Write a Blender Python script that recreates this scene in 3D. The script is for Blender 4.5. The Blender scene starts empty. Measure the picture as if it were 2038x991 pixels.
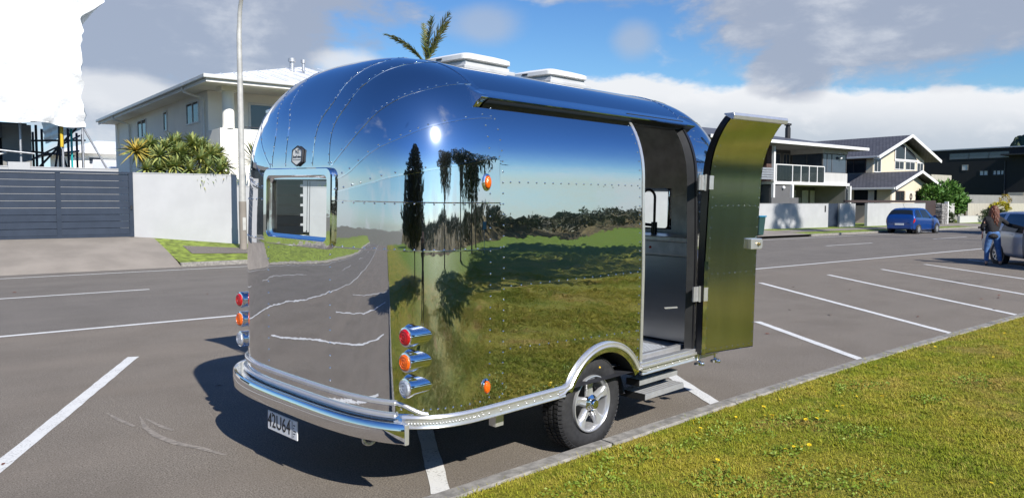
import bpy, bmesh, math, random
import numpy as np
from mathutils import Vector, Matrix, Quaternion
random.seed(7); rng = np.random.default_rng(7)
S = bpy.context.scene; COL = S.collection
PI = math.pi; R = math.radians
def sn(x): return math.sin(R(x))
def cs(x): return math.cos(R(x))

# ------------------------------------------------------------------ camera, sun, sky, exposure
YAW = 51.7                      # camera looks 51.7 degrees to the left of the street axis (+X)
cam_d = bpy.data.cameras.new('camera'); cam = bpy.data.objects.new('camera', cam_d); COL.objects.link(cam)
cam_d.sensor_width = 36.0; cam_d.lens = 1531/2038*36.0; cam_d.clip_start = .05; cam_d.clip_end = 6000
cam.location = (0, 0, 1.76)
cam.rotation_euler = (R(90-3.383), 0, R(YAW-90))
S.camera = cam
SUN_EL, SUN_A = 36.5, -97.2
sun_dir = Vector((cs(SUN_A)*cs(SUN_EL), sn(SUN_A)*cs(SUN_EL), sn(SUN_EL)))
sl = bpy.data.lights.new('sun', 'SUN'); sl.energy = 4.6; sl.angle = R(.5); sl.color = (1, .955, .88)
so = bpy.data.objects.new('sun', sl); COL.objects.link(so); so.rotation_euler = sun_dir.to_track_quat('Z', 'Y').to_euler(); so.location = (0, 0, 60)
S.view_settings.view_transform = 'Standard'; S.view_settings.look = 'None'; S.view_settings.exposure = .6; S.view_settings.gamma = 1
S.cycles.max_bounces = 12; S.cycles.glossy_bounces = 6; S.cycles.transparent_max_bounces = 12; S.cycles.transmission_bounces = 6
S.cycles.use_adaptive_sampling = True; S.cycles.caustics_reflective = False; S.cycles.caustics_refractive = False

class NT:
    """tiny helper that writes node graphs as expressions"""
    def __init__(s, nt): s.t = nt; s.n = nt.nodes; s.l = nt.links
    def node(s, typ, **kw):
        n = s.n.new(typ)
        for k, v in kw.items(): setattr(n, k, v)
        return n
    def put(s, sock, v):
        if hasattr(v, 'links') or isinstance(v, bpy.types.NodeSocket): s.l.new(v, sock)
        else: sock.default_value = v
    def m(s, op, a, b=0.0, c=None, clamp=False):
        n = s.node('ShaderNodeMath', operation=op); n.use_clamp = clamp
        s.put(n.inputs[0], a); s.put(n.inputs[1], b)
        if c is not None: s.put(n.inputs[2], c)
        return n.outputs[0]
    def vm(s, op, a, b=(0, 0, 0)):
        n = s.node('ShaderNodeVectorMath', operation=op); s.put(n.inputs[0], a)
        if op == 'SCALE': s.put(n.inputs['Scale'], b)
        else: s.put(n.inputs[1], b)
        return n.outputs['Value'] if op in ('DOT_PRODUCT', 'LENGTH') else n.outputs['Vector']
    def noise(s, vec, scale=5, detail=4, rough=.55, dist=0.0, col=False):
        n = s.node('ShaderNodeTexNoise'); s.put(n.inputs['Vector'], vec); s.put(n.inputs['Scale'], scale)
        n.inputs['Detail'].default_value = detail; n.inputs['Roughness'].default_value = rough; n.inputs['Distortion'].default_value = dist
        return n.outputs['Color' if col else 'Fac']
    def step(s, v, a, b, lo=0.0, hi=1.0):
        n = s.node('ShaderNodeMapRange', interpolation_type='SMOOTHSTEP'); s.put(n.inputs[0], v); s.put(n.inputs[1], a); s.put(n.inputs[2], b)
        s.put(n.inputs[3], lo); s.put(n.inputs[4], hi); return n.outputs[0]
    def mix(s, f, a, b, mode='MIX'):
        n = s.node('ShaderNodeMix', data_type='RGBA', blend_type=mode); s.put(n.inputs[0], f)
        for q, v in ((6, a), (7, b)):
            s.put(n.inputs[q], (*v, 1) if isinstance(v, tuple) and len(v) == 3 else v)
        return n.outputs[2]
    def bump(s, h, strength=.3, dist=.01, nrm=None):
        n = s.node('ShaderNodeBump'); s.put(n.inputs['Height'], h); n.inputs['Strength'].default_value = strength; n.inputs['Distance'].default_value = dist
        if nrm is not None: s.l.new(nrm, n.inputs['Normal'])
        return n.outputs[0]

world = bpy.data.worlds.new('World'); S.world = world; world.use_nodes = True
def build_sky():
    g = NT(world.node_tree); g.n.clear()
    out = g.node('ShaderNodeOutputWorld'); bg = g.node('ShaderNodeBackground'); bg.inputs[1].default_value = .1
    g.l.new(bg.outputs[0], out.inputs[0])
    sky = g.node('ShaderNodeTexSky', sky_type='NISHITA'); sky.sun_disc = False
    sky.sun_elevation = R(SUN_EL); sky.sun_rotation = R(90-SUN_A); sky.altitude = 5; sky.air_density = 1.0; sky.dust_density = .35; sky.ozone_density = 2.2
    d = g.node('ShaderNodeTexCoord').outputs['Generated']
    zz = g.vm('DOT_PRODUCT', g.node('ShaderNodeTexCoord').outputs['Generated'], (0, 0, 1))
    base = g.mix(1.0, sky.outputs[0], g.mix(g.step(zz, .06, .45), g.mix(g.step(zz, .0, .13), (.60, .76, 1.0), (.55, .76, .87)), (.27, .52, .90)), 'MULTIPLY')
    # compass directions of the sky: fw along the street's far side, rt to its right
    fw = g.vm('DOT_PRODUCT', d, (cs(YAW), sn(YAW), 0)); rt = g.vm('DOT_PRODUCT', d, (sn(YAW), -cs(YAW), 0))
    z = g.vm('DOT_PRODUCT', d, (0, 0, 1))
    front = g.step(fw, .2, .5)
    nz = g.noise(g.vm('MULTIPLY', d, (1, 1, 1.9)), 5.5, 7, .58, .25)
    nz2 = g.noise(g.vm('MULTIPLY', d, (1, 1, 2.6)), 13, 6, .6, .3)
    nd = g.m('MULTIPLY', g.m('SUBTRACT', nz, .5), 2.3); nd = g.m('ADD', nd, g.m('MULTIPLY', g.m('SUBTRACT', nz2, .5), 1.0))
    def blob(r0, z0, sr, sz):
        a = g.m('DIVIDE', g.m('SUBTRACT', rt, r0), sr); b = g.m('DIVIDE', g.m('SUBTRACT', z, z0), sz)
        q = g.m('ADD', g.m('MULTIPLY', a, a), g.m('MULTIPLY', b, b))
        return g.m('SUBTRACT', 1.0, g.m('SQRT', q))
    def cover(bl, soft=.5, amp=1.0):
        return g.m('MULTIPLY', g.step(g.m('ADD', bl, g.m('MULTIPLY', nd, amp)), -.05, soft), front)
    # grey heaps
    gm = g.m('MAXIMUM', g.m('MAXIMUM', blob(-.40, .235, .30, .19), blob(.44, .235, .235, .10)), blob(.15, .29, .16, .05))
    gm = g.m('MAXIMUM', gm, blob(.335, .165, .055, .045))
    big = cover(gm, .30, .62)
    small = g.m('MULTIPLY', cover(g.m('MAXIMUM', blob(-.035, .222, .062, .030), blob(.152, .203, .036, .028)), .75, .35), .62)
    # long low bank of cloud with a bright top edge
    edge = g.m('ADD', g.m('ADD', .155, g.m('MULTIPLY', g.m('SUBTRACT', rt, .1), -.075)), g.m('MULTIPLY', nd, .026))
    depth = g.m('SUBTRACT', edge, z)
    bank = g.m('MULTIPLY', g.m('MULTIPLY', g.step(depth, -.003, .008), g.step(rt, -.1, .08)), front)
    # general fair-weather cloud over the rest of the sky
    pl = g.vm('SCALE', d, g.m('DIVIDE', 1.0, g.m('ADD', g.m('MAXIMUM', z, 0), .22)))
    gen = g.noise(g.vm('MULTIPLY', pl, (1, 1, 0)), .75, 7, .56, .35)
    genc = g.m('MULTIPLY', g.step(gen, .60, .78), g.m('SUBTRACT', 1.0, front))
    low = g.m('MULTIPLY', g.m('MULTIPLY', g.step(z, .16, .02), g.step(nz, .44, .62)), g.m('SUBTRACT', 1.0, front))
    genc = g.m('MULTIPLY', g.m('MAXIMUM', genc, g.m('MULTIPLY', low, .55)), .85)
    lit = g.step(g.m('ADD', nd, g.m('MULTIPLY', g.m('SUBTRACT', z, .16), -1.5)), -.12, .55)
    greyc = g.mix(lit, (2.5, 2.85, 3.6), (4.6, 4.8, 5.2))
    bankc = g.mix(g.step(depth, .0, .06), (6.0, 6.1, 6.3), (3.6, 4.05, 4.6))
    bankc = g.mix(g.step(nd, -.15, .45), bankc, (5.7, 5.85, 6.1))
    genk = g.mix(g.step(gen, .62, .9), (4.6, 4.9, 5.4), (6.2, 6.3, 6.4))
    c = g.mix(genc, base, genk)
    c = g.mix(bank, c, bankc)
    c = g.mix(small, c, (3.1, 3.5, 4.2))
    c = g.mix(g.m('MULTIPLY', big, .93), c, greyc)
    puff = g.m('MAXIMUM', g.m('MAXIMUM', blob(-.445, .128, .085, .030), blob(-.205, .172, .06, .028)), blob(-.25, .30, .10, .03))
    c = g.mix(g.m('MULTIPLY', cover(puff, .55, .55), .75), c, (5.6, 5.75, 6.0))
    g.l.new(c, bg.inputs[0])
build_sky()

# ------------------------------------------------------------------ materials
def mat(name, col, rough=.6, metal=0.0, var=.12, scale=6.0, bump=0.0, bscale=None, bdist=.01, spec=.5, detail=4, stain=0.0, stretch=(1, 1, 1), coat=0.0, objrand=0.0):
    m = bpy.data.materials.new(name); m.use_nodes = True; g = NT(m.node_tree)
    b = g.n['Principled BSDF']; tc = g.node('ShaderNodeTexCoord').outputs['Object']
    v = g.vm('MULTIPLY', tc, stretch)
    n = g.noise(v, scale, detail)
    lo = tuple(max(0, c*(1-var)) for c in col); hi = tuple(min(1, c*(1+var)) for c in col)
    c = g.mix(g.step(n, .3, .7), lo, hi)
    if stain:
        n2 = g.noise(v, scale*.18, 5, .65); c = g.mix(g.m('MULTIPLY', g.step(n2, .5, .75), stain), c, tuple(k*.55 for k in col))
    if objrand:
        oi = g.node('ShaderNodeObjectInfo').outputs['Random']
        c = g.mix(g.m('MULTIPLY', oi, objrand), c, tuple(k*.5 for k in col))
    g.l.new(c, b.inputs['Base Color']); b.inputs['Roughness'].default_value = rough; b.inputs['Metallic'].default_value = metal
    b.inputs['Specular IOR Level'].default_value = spec
    if coat: b.inputs['Coat Weight'].default_value = coat; b.inputs['Coat Roughness'].default_value = .04
    if bump: g.l.new(g.bump(g.noise(v, bscale or scale*4, 5), bump, bdist), b.inputs['Normal'])
    return m
def mat_chrome(name, col=(.76, .765, .775), rough=.010, wav=.06, wscale=1.6, stretch=(1, 1, 1), fine=.012, haze=.05):
    m = bpy.data.materials.new(name); m.use_nodes = True; g = NT(m.node_tree); b = g.n['Principled BSDF']
    tc = g.node('ShaderNodeTexCoord').outputs['Object']; v = g.vm('MULTIPLY', tc, stretch)
    n = g.noise(v, wscale, 1.5, .4); n2 = g.noise(v, wscale*7, 2, .5)
    nb = g.bump(n, wav, .05); nb = g.bump(n2, fine, .02, nb)
    g.l.new(nb, b.inputs['Normal'])
    b.inputs['Base Color'].default_value = (*col, 1); b.inputs['Metallic'].default_value = 1
    sm = g.noise(v, 3.0, 5, .6)
    g.l.new(g.step(sm, .45, .8, rough, rough+.012), b.inputs['Roughness'])
    if haze:      # polishing scratches: a little of the reflection is spread out
        h = g.node('ShaderNodeBsdfPrincipled'); h.inputs['Base Color'].default_value = (*col, 1); h.inputs['Metallic'].default_value = 1; h.inputs['Roughness'].default_value = .20
        mx = g.node('ShaderNodeMixShader'); mx.inputs[0].default_value = haze; g.l.new(b.outputs[0], mx.inputs[1]); g.l.new(h.outputs[0], mx.inputs[2])
        g.l.new(mx.outputs[0], g.n['Material Output'].inputs[0])
    return m
def mat_glass(name, tint=(.55, .6, .6), op=.35, rough=.01):
    m = bpy.data.materials.new(name); m.use_nodes = True; g = NT(m.node_tree); g.n.clear()
    o = g.node('ShaderNodeOutputMaterial'); t = g.node('ShaderNodeBsdfTransparent'); t.inputs[0].default_value = (*tint, 1)
    gl = g.node('ShaderNodeBsdfGlossy'); gl.inputs['Roughness'].default_value = rough; gl.inputs[0].default_value = (.9, .9, .9, 1)
    f = g.node('ShaderNodeLayerWeight'); fo = g.m('MULTIPLY', g.m('POWER', f.outputs['Facing'], 4.0), .8)
    mx = g.node('ShaderNodeMixShader'); g.l.new(g.m('ADD', fo, op*.12, clamp=True), mx.inputs[0]); g.l.new(t.outputs[0], mx.inputs[1]); g.l.new(gl.outputs[0], mx.inputs[2])
    g.l.new(mx.outputs[0], o.inputs[0]); return m

M = {}
M['chrome'] = mat_chrome('mirror_aluminium', wav=.035, wscale=1.3)
M['chrome_side'] = mat_chrome('mirror_aluminium_sheet', wav=.10, wscale=1.15, stretch=(1, 1, 1.5), fine=.02)
M['chrome_part'] = mat_chrome('chrome_trim', col=(.85, .85, .86), rough=.03, wav=.03, wscale=4)
M['alu'] = mat('brushed_aluminium', (.62, .62, .62), .32, 1.0, .08, 30, .04, stretch=(1, 1, .1))
M['alu_trim'] = mat('satin_aluminium', (.70, .70, .70), .24, .7, .05, 20, .02)
M['alu_dark'] = mat('dull_lining_aluminium', (.60, .595, .585), .42, .5, .15, 9, .03)
M['alu_door'] = mat('door_lining_aluminium', (.74, .74, .68), .17, 1.0, .08, 5, .03, stretch=(1, 1, .25))
M['black'] = mat('black_rubber', (.018, .018, .019), .5, 0, .2, 12)
M['black_gloss'] = mat('black_gloss', (.02, .02, .022), .2, 0, .1, 5)
M['dark_metal'] = mat('dark_steel', (.045, .047, .055), .5, .4, .2, 10)
M['tyre'] = mat('tyre_rubber', (.022, .022, .024), .75, 0, .25, 30, .15)
M['rim'] = mat('silver_wheel_paint', (.60, .605, .62), .28, .65, .05, 10)
M['red_lens'] = mat('red_lens', (.45, .008, .010), .12, 0, .25, 90, .3, spec=.7)
M['amber_lens'] = mat('amber_lens', (.75, .12, .004), .12, 0, .25, 90, .3, spec=.7)
M['clear_lens'] = mat('clear_lens', (.55, .57, .62), .1, .5, .25, 120, .5, spec=.8)
M['white_plastic'] = mat('white_plastic', (.78, .78, .77), .35, 0, .04, 8)
M['plate_white'] = mat('plate_white', (.72, .73, .74), .3, 0, .04, 20)
M['plate_black'] = mat('plate_black', (.01, .01, .012), .4)
M['pane'] = mat_glass('window_pane', (.84, .87, .87), .25)
M['smoke_pane'] = mat_glass('smoked_vent', (.45, .47, .48), .3)
M['floor_plate'] = mat('tread_plate', (.55, .57, .60), .35, .7, .08, 30)
M['laminate'] = mat('grey_laminate', (.34, .335, .33), .45, .3, .08, 6)
# setting
def mat_asphalt(name, col, warm):
    m = bpy.data.materials.new(name); m.use_nodes = True; g = NT(m.node_tree); b = g.n['Principled BSDF']
    p = g.node('ShaderNodeNewGeometry').outputs['Position']
    n1 = g.noise(p, 95, 3, .7); n2 = g.noise(p, 1.1, 5, .6); n3 = g.noise(g.vm('MULTIPLY', p, (.12, .8, 1)), 1.0, 4, .55)
    n4 = g.noise(p, 28, 3, .6)
    c = g.mix(g.step(n1, .33, .68), tuple(k*.38 for k in col), tuple(k*1.62 for k in col))
    c = g.mix(g.m('MULTIPLY', g.step(n4, .52, .72), .55), c, tuple(k*1.5 for k in col))
    c = g.mix(g.step(n2, .35, .72, 0, .5), c, tuple(k*.72 for k in warm))
    c = g.mix(g.step(n3, .45, .7, 0, .38), c, tuple(k*1.22 for k in warm))
    oil = g.m('MULTIPLY', g.step(g.noise(p, .45, 3, .5), .62, .74), g.step(g.noise(p, 3.2, 4, .6), .40, .62)); c = g.mix(g.m('MULTIPLY', oil, .45), c, (.06, .055, .05))
    vo = g.node('ShaderNodeTexVoronoi', feature='DISTANCE_TO_EDGE'); g.put(vo.inputs['Vector'], g.vm('ADD', p, g.vm('SCALE', g.noise(p, 1.5, 3, col=True), .9))); vo.inputs['Scale'].default_value = .28
    crack = g.m('MULTIPLY', g.step(vo.outputs[0], .006, .0), g.step(g.noise(p, .25, 2), .5, .62))
    c = g.mix(g.m('MULTIPLY', crack, .10), c, (.05, .05, .05))
    g.l.new(c, b.inputs['Base Color']); b.inputs['Roughness'].default_value = .88; b.inputs['Specular IOR Level'].default_value = .25
    g.l.new(g.bump(n1, .55, .012), b.inputs['Normal']); return m
M['car_park'] = mat_asphalt('car_park_asphalt', (.192, .168, .140), (.188, .160, .130))
M['road'] = mat_asphalt('road_asphalt', (.168, .152, .134), (.163, .147, .127))
def mat_line():
    m = bpy.data.materials.new('worn_white_line'); m.use_nodes = True; g = NT(m.node_tree); b = g.n['Principled BSDF']
    p = g.node('ShaderNodeNewGeometry').outputs['Position']
    n = g.noise(p, 60, 4, .7); n2 = g.noise(p, 5, 4, .6)
    wear = g.m('MULTIPLY', g.step(n, .50, .66), g.step(n2, .36, .60))
    g.l.new(g.mix(g.m('MULTIPLY', wear, .8), (.66, .66, .64), (.2, .195, .19)), b.inputs['Base Color']); b.inputs['Roughness'].default_value = .7
    g.l.new(g.bump(n, .3, .005), b.inputs['Normal']); return m
M['line'] = mat_line()
def mat_lawn(name, blade=False):
    m = bpy.data.materials.new(name); m.use_nodes = True; g = NT(m.node_tree); b = g.n['Principled BSDF']
    p = g.node('ShaderNodeNewGeometry').outputs['Position']
    p2 = g.vm('MULTIPLY', p, (1, 1, 0))
    a = g.noise(p2, .55, 5, .62, .4); bb = g.noise(p2, 2.2, 4, .6); f = g.noise(p2, 38, 4, .7); d = g.noise(p2, .9, 5, .65, .6)
    c = g.mix(g.step(a, .36, .64), (.225, .255, .016), (.345, .305, .034))
    c = g.mix(g.m('MULTIPLY', g.step(bb, .48, .68), .6), c, (.13, .20, .012))
    c = g.mix(g.m('MULTIPLY', g.step(d, .53, .70), .75), c, (.40, .27, .075))
    sep = g.node('ShaderNodeSeparateXYZ'); g.l.new(p, sep.inputs[0])      # lusher turf towards the dune
    c = g.mix(g.m('MULTIPLY', g.step(sep.outputs[1], -5, -12), g.step(a, .25, .6, .55, .9)), c, (.135, .245, .012))
    if blade:
        r = g.node('ShaderNodeObjectInfo').outputs['Random']
        c = g.mix(g.m('MULTIPLY', g.step(r, .62, 1.0), .6), c, (.44, .34, .09))
        c = g.mix(g.m('MULTIPLY', g.step(r, .28, .0), .7), c, (.12, .19, .012))
    else:
        c = g.mix(g.step(f, .35, .68), c, g.mix(1.0, c, (.55, .52, .5), 'MULTIPLY'))
        g.l.new(g.bump(f, .9, .05), b.inputs['Normal'])
    g.l.new(c, b.inputs['Base Color']); b.inputs['Roughness'].default_value = .75; b.inputs['Specular IOR Level'].default_value = .2
    if blade:
        b.inputs['Subsurface Weight'].default_value = 0
    return m
M['lawn'] = mat_lawn('lawn'); M['blade'] = mat_lawn('grass_blades', True)
M['verge'] = mat('verge_grass', (.17, .22, .030), .85, 0, .45, 5, .8, 30, .03, stain=.35)
M['dune'] = mat('rough_dune_grass', (.16, .125, .040), .9, 0, .5, 1.2, .9, 14, .2, stain=.5)
M['concrete'] = mat('concrete', (.235, .208, .178), .85, 0, .12, 1.2, .25, 60, .006, stain=.25, detail=7)
M['kerb'] = mat('kerb_concrete', (.235, .222, .20), .9, 0, .30, 14, .6, 70, .008, stain=.3)
M['earth'] = mat('earth', (.15, .14, .10), .9, 0, .3, .4)

# ------------------------------------------------------------------ geometry helpers
class MB:
    """collects shapes, then links them as ONE mesh object"""
    def __init__(s): s.v = []; s.f = []
    def add(s, vs, fs):
        o = len(s.v); s.v += [tuple(p) for p in vs]; s.f += [tuple(i+o for i in f) for f in fs]; return s
    def box(s, x0, x1, y0, y1, z0, z1, mx=None):
        vs = [Vector((x, y, z)) for z in (z0, z1) for y in (y0, y1) for x in (x0, x1)]
        if mx is not None: vs = [mx @ p for p in vs]
        return s.add(vs, [(0, 2, 3, 1), (4, 5, 7, 6), (0, 1, 5, 4), (2, 6, 7, 3), (0, 4, 6, 2), (1, 3, 7, 5)])
    def bar(s, a, b, w, h=None, up=(0, 0, 1)):
        a = Vector(a); b = Vector(b); d = b-a; L = d.length; d.normalize(); h = h or w
        sd = d.cross(Vector(up))
        if sd.length < 1e-4: sd = d.cross(Vector((1, 0, 0)))
        sd.normalize(); u = sd.cross(d)
        mx = Matrix((( *d, ), ( *sd, ), ( *u, ))).transposed().to_4x4(); mx.translation = a
        return s.box(0, L, -w/2, w/2, -h/2, h/2, mx)
    def tube(s, pts, r, n=8, cap=True, closed=False):
        pts = [Vector(p) for p in pts]; N = len(pts); rs = r if isinstance(r, (list, tuple)) else [r]*N
        ref = None; vs = []; fs = []
        for i, p in enumerate(pts):
            if closed: t = pts[(i+1) % N]-pts[i-1]
            else: t = pts[min(i+1, N-1)]-pts[max(i-1, 0)]
            t.normalize()
            if ref is None: ref = t.orthogonal().normalized()
            ref = (ref-t*ref.dot(t)).normalized(); bn = t.cross(ref)
            for k in range(n):
                a = 2*PI*k/n; vs.append(p+(ref*math.cos(a)+bn*math.sin(a))*rs[i])
        for i in range(N if closed else N-1):
            j = (i+1) % N
            for k in range(n): fs.append((i*n+k, i*n+(k+1) % n, j*n+(k+1) % n, j*n+k))
        if cap and not closed: fs += [tuple(range(n))[::-1], tuple((N-1)*n+k for k in range(n))]
        return s.add(vs, fs)
    def lathe(s, prof, n=24, mx=None, cap=False):
        vs = []; fs = []
        for (r, z) in prof:
            for k in range(n):
                a = 2*PI*k/n; vs.append(Vector((r*math.cos(a), r*math.sin(a), z)))
        for i in range(len(prof)-1):
            for k in range(n): fs.append((i*n+k, i*n+(k+1) % n, (i+1)*n+(k+1) % n, (i+1)*n+k))
        if cap: fs += [tuple(range(n))[::-1], tuple((len(prof)-1)*n+k for k in range(n))]
        if mx is not None: vs = [mx @ p for p in vs]
        return s.add(vs, fs)
    def sphere(s, c, r, nu=10, nv=6, sc=(1, 1, 1)):
        c = Vector(c); prof = [(r*math.sin(PI*i/nv), -r*math.cos(PI*i/nv)) for i in range(nv+1)]
        prof[0] = (1e-4, -r); prof[-1] = (1e-4, r)
        return s.lathe(prof, nu, Matrix.Translation(c) @ Matrix.Diagonal((*sc, 1)))
    def prism(s, poly, axis, a, b):
        """poly: 2D outline; extruded along 'x','y' or 'z' from a to b"""
        f = {'x': lambda p, t: (t, p[0], p[1]), 'y': lambda p, t: (p[0], t, p[1]), 'z': lambda p, t: (p[0], p[1], t)}[axis]
        n = len(poly); vs = [f(p, a) for p in poly]+[f(p, b) for p in poly]
        fs = [tuple(range(n)), tuple(range(2*n-1, n-1, -1))]+[(i, i+n, (i+1) % n+n, (i+1) % n) for i in range(n)]
        return s.add(vs, fs)
    def grid(s, f, nu, nv):
        vs = [f(i/nu, j/nv) for i in range(nu+1) for j in range(nv+1)]; w = nv+1
        return s.add(vs, [(i*w+j, (i+1)*w+j, (i+1)*w+j+1, i*w+j+1) for i in range(nu) for j in range(nv)])
    def sweep(s, path, prof, nrm, closed=False, capped=True):
        """path: points; prof: list of (outward, up) offsets; nrm(i): outward normal at i"""
        N = len(path); k = len(prof); vs = []; fs = []
        for i, p in enumerate(path):
            p = Vector(p); o = Vector(nrm[i][0]); u = Vector(nrm[i][1])
            vs += [p+o*a+u*b for a, b in prof]
        for i in range(N if closed else N-1):
            j = (i+1) % N
            for q in range(k): fs.append((i*k+q, i*k+(q+1) % k, j*k+(q+1) % k, j*k+q))
        if capped and not closed: fs += [tuple(range(k))[::-1], tuple((N-1)*k+q for q in range(k))]
        return s.add(vs, fs)
    def build(s, name, m, parent=None, smooth=None, bevel=0, recalc=True, kind=None):
        me = bpy.data.meshes.new(name); me.from_pydata([tuple(p) for p in s.v], [], s.f)
        if recalc:
            bm = bmesh.new(); bm.from_mesh(me); bmesh.ops.recalc_face_normals(bm, faces=bm.faces); bm.to_mesh(me); bm.free()
        o = bpy.data.objects.new(name, me); COL.objects.link(o)
        if m is not None: me.materials.append(M[m] if isinstance(m, str) else m)
        if smooth is not None:
            me.shade_smooth()
            if smooth < 180: me.set_sharp_from_angle(angle=R(smooth))
        if bevel:
            b = o.modifiers.new('bevel', 'BEVEL'); b.width = bevel; b.segments = 2; b.limit_method = 'ANGLE'; b.angle_limit = R(40)
        if parent is not None: o.parent = parent
        if kind: o['kind'] = kind
        return o
def tag(o, label=None, cat=None, group=None, kind=None):
    for k, v in (('label', label), ('category', cat), ('group', group), ('kind', kind)):
        if v: o[k] = v
    return o
def thing(name, label, cat, loc=(0, 0, 0), rz=0.0, group=None):
    o = bpy.data.objects.new(name, None); COL.objects.link(o); o.location = loc; o.rotation_euler = (0, 0, rz); o.empty_display_size = .2
    return tag(o, label, cat, group)
def inst(name, src, parent, mx=None):
    o = bpy.data.objects.new(name, src.data); COL.objects.link(o); o.parent = parent
    if mx is not None: o.matrix_basis = mx
    return o
def copy_tree(o, parent=None):
    c = o.copy(); COL.objects.link(c)
    if parent is not None: c.parent = parent
    for ch in list(o.children): copy_tree(ch, c)
    return c
def bx(name, m, parent, x0, x1, y0, y1, z0, z1, bevel=0, label=None, **k):
    o = MB().box(x0, x1, y0, y1, z0, z1).build(name, m, parent, bevel=bevel, **k)
    if label: o['label'] = label
    return o
def lerp(a, b, t): return a+(b-a)*t
def interp(x, xs, ys): return float(np.interp(x, xs, ys))
def catmull(pts, t):
    n = len(pts)-1; x = min(max(t, 0), 1)*n; i = min(int(x), n-1); f = x-i
    p0, p1, p2, p3 = (np.array(pts[min(max(k, 0), n)], float) for k in (i-1, i, i+1, i+2))
    return .5*((2*p1)+(-p0+p2)*f+(2*p0-5*p1+4*p2-p3)*f*f+(-p0+3*p1-3*p2+p3)*f**3)

# ------------------------------------------------------------------ the setting
KX = [-60, -12, -4, 0, 2.2, 5.26, 8.07, 10.67, 13.48, 20, 40, 120]; KY = [1.2, 2.75, 3.25, 3.50, 3.67, 3.94, 4.13, 4.24, 4.33, 4.42, 4.45, 4.45]
def kerb_y(x): return interp(x, KX, KY)
KERB_H, LAWN_Z = .10, .095
def strip(name, m, xs, ya, yb, z, kind='structure'):
    b = MB(); n = len(xs)
    b.add([(x, ya(x), z(x, 0) if callable(z) else z) for x in xs]+[(x, yb(x), z(x, 1) if callable(z) else z) for x in xs], [(i, i+1, n+i+1, n+i) for i in range(n-1)])
    o = b.build(name, m); tag(o, kind=kind); return o
def frange(a, b, n): return [a+(b-a)*i/n for i in range(n+1)]
g_ = MB(); g_.box(-1500, 2500, -1500, 2500, -.9, -.05); tag(g_.build('ground', 'earth'), kind='structure')
xs = frange(-60, 120, 120)
strip('car_park', 'car_park', xs, lambda x: kerb_y(x), lambda x: 12.05, 0)
strip('road', 'road', xs, lambda x: 12.05, lambda x: 22.42, 0)
# near kerb: a row of kerb stones with joints
def near_kerb():
    first = None; root = tag(MB().box(-60, -12.2, 2.0, 2.01, -.04, .0).build('kerb', 'kerb'), kind='structure')
    x = -12.2; k = 0
    while x < 62:
        L = 1.6 if x < 30 else 3.2
        b = MB(); n = 4; dz = random.uniform(-.004, .004); dy = random.uniform(-.006, .006)
        w = .135
        path = [x+.006+(L-.012)*i/n for i in range(n+1)]
        for i in range(n):
            xa, xb = path[i], path[i+1]; ya, yb = kerb_y(xa)+dy, kerb_y(xb)+dy
            c = .014
            prof = [(0, -.05), (0, KERB_H-c), (-c, KERB_H), (-w+c, KERB_H), (-w, KERB_H-c), (-w, -.05)]
            vs = [(xa, ya+p, q+dz) for p, q in prof]+[(xb, yb+p, q+dz) for p, q in prof]
            b.add(vs, [(j, j+1, j+7, j+6) for j in range(5)]+([tuple(range(6))] if i == 0 else [])+([tuple(range(11, 5, -1))] if i == n-1 else []))
        b.build('kerb_stone', 'kerb', root); x += L; k += 1
near_kerb()
# lawn (slightly uneven)
def lawn_z(x, y):
    d = max(0, kerb_y(x)-.14-y)
    return LAWN_Z - .01 + min(d, 1)*.02 + .03*math.sin(x*.9+y*.6)*min(1, d/2) + .02*math.sin(x*2.1-y*1.7)*min(1, d/2)
def make_lawn():
    b = MB(); xs = [-60, -40, -25, -16, -11]+frange(-8, 26, 68)+[29, 33, 38, 45, 55, 70, 90, 120]
    ts = [0, .004, .012, .025, .045, .07, .1, .14, .18, .22, .27, .33, .4, .5, .62, .75, .88, 1]
    n = len(ts)
    for x in xs:
        y0 = kerb_y(x)-.128
        for t in ts:
            y = lerp(y0, -26, t); b.v.append((x, y, lawn_z(x, y)))
    for i in range(len(xs)-1):
        for j in range(n-1): b.f.append((i*n+j, i*n+j+1, (i+1)*n+j+1, (i+1)*n+j))
    o = b.build('lawn', 'lawn', smooth=180); tag(o, kind='structure')
make_lawn()
# dune bank beyond the lawn, seen in the mirror skin
def dune_z(x, y):
    t = (-26-y)
    return LAWN_Z-.12+ 1.25*(1-math.exp(-max(0, t)/3.2)) + (.5*math.sin(x*.16+1)+.35*math.sin(x*.43)+.25*math.sin(x*1.1+y*.7))*min(1, max(0, t)/4)
b = MB(); b.grid(lambda u, v: (-70+200*u, -25.8-16*v, dune_z(-70+200*u, -25.8-16*v)), 150, 16); tag(b.build('dune_bank', 'dune', smooth=180), kind='structure')
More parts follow.
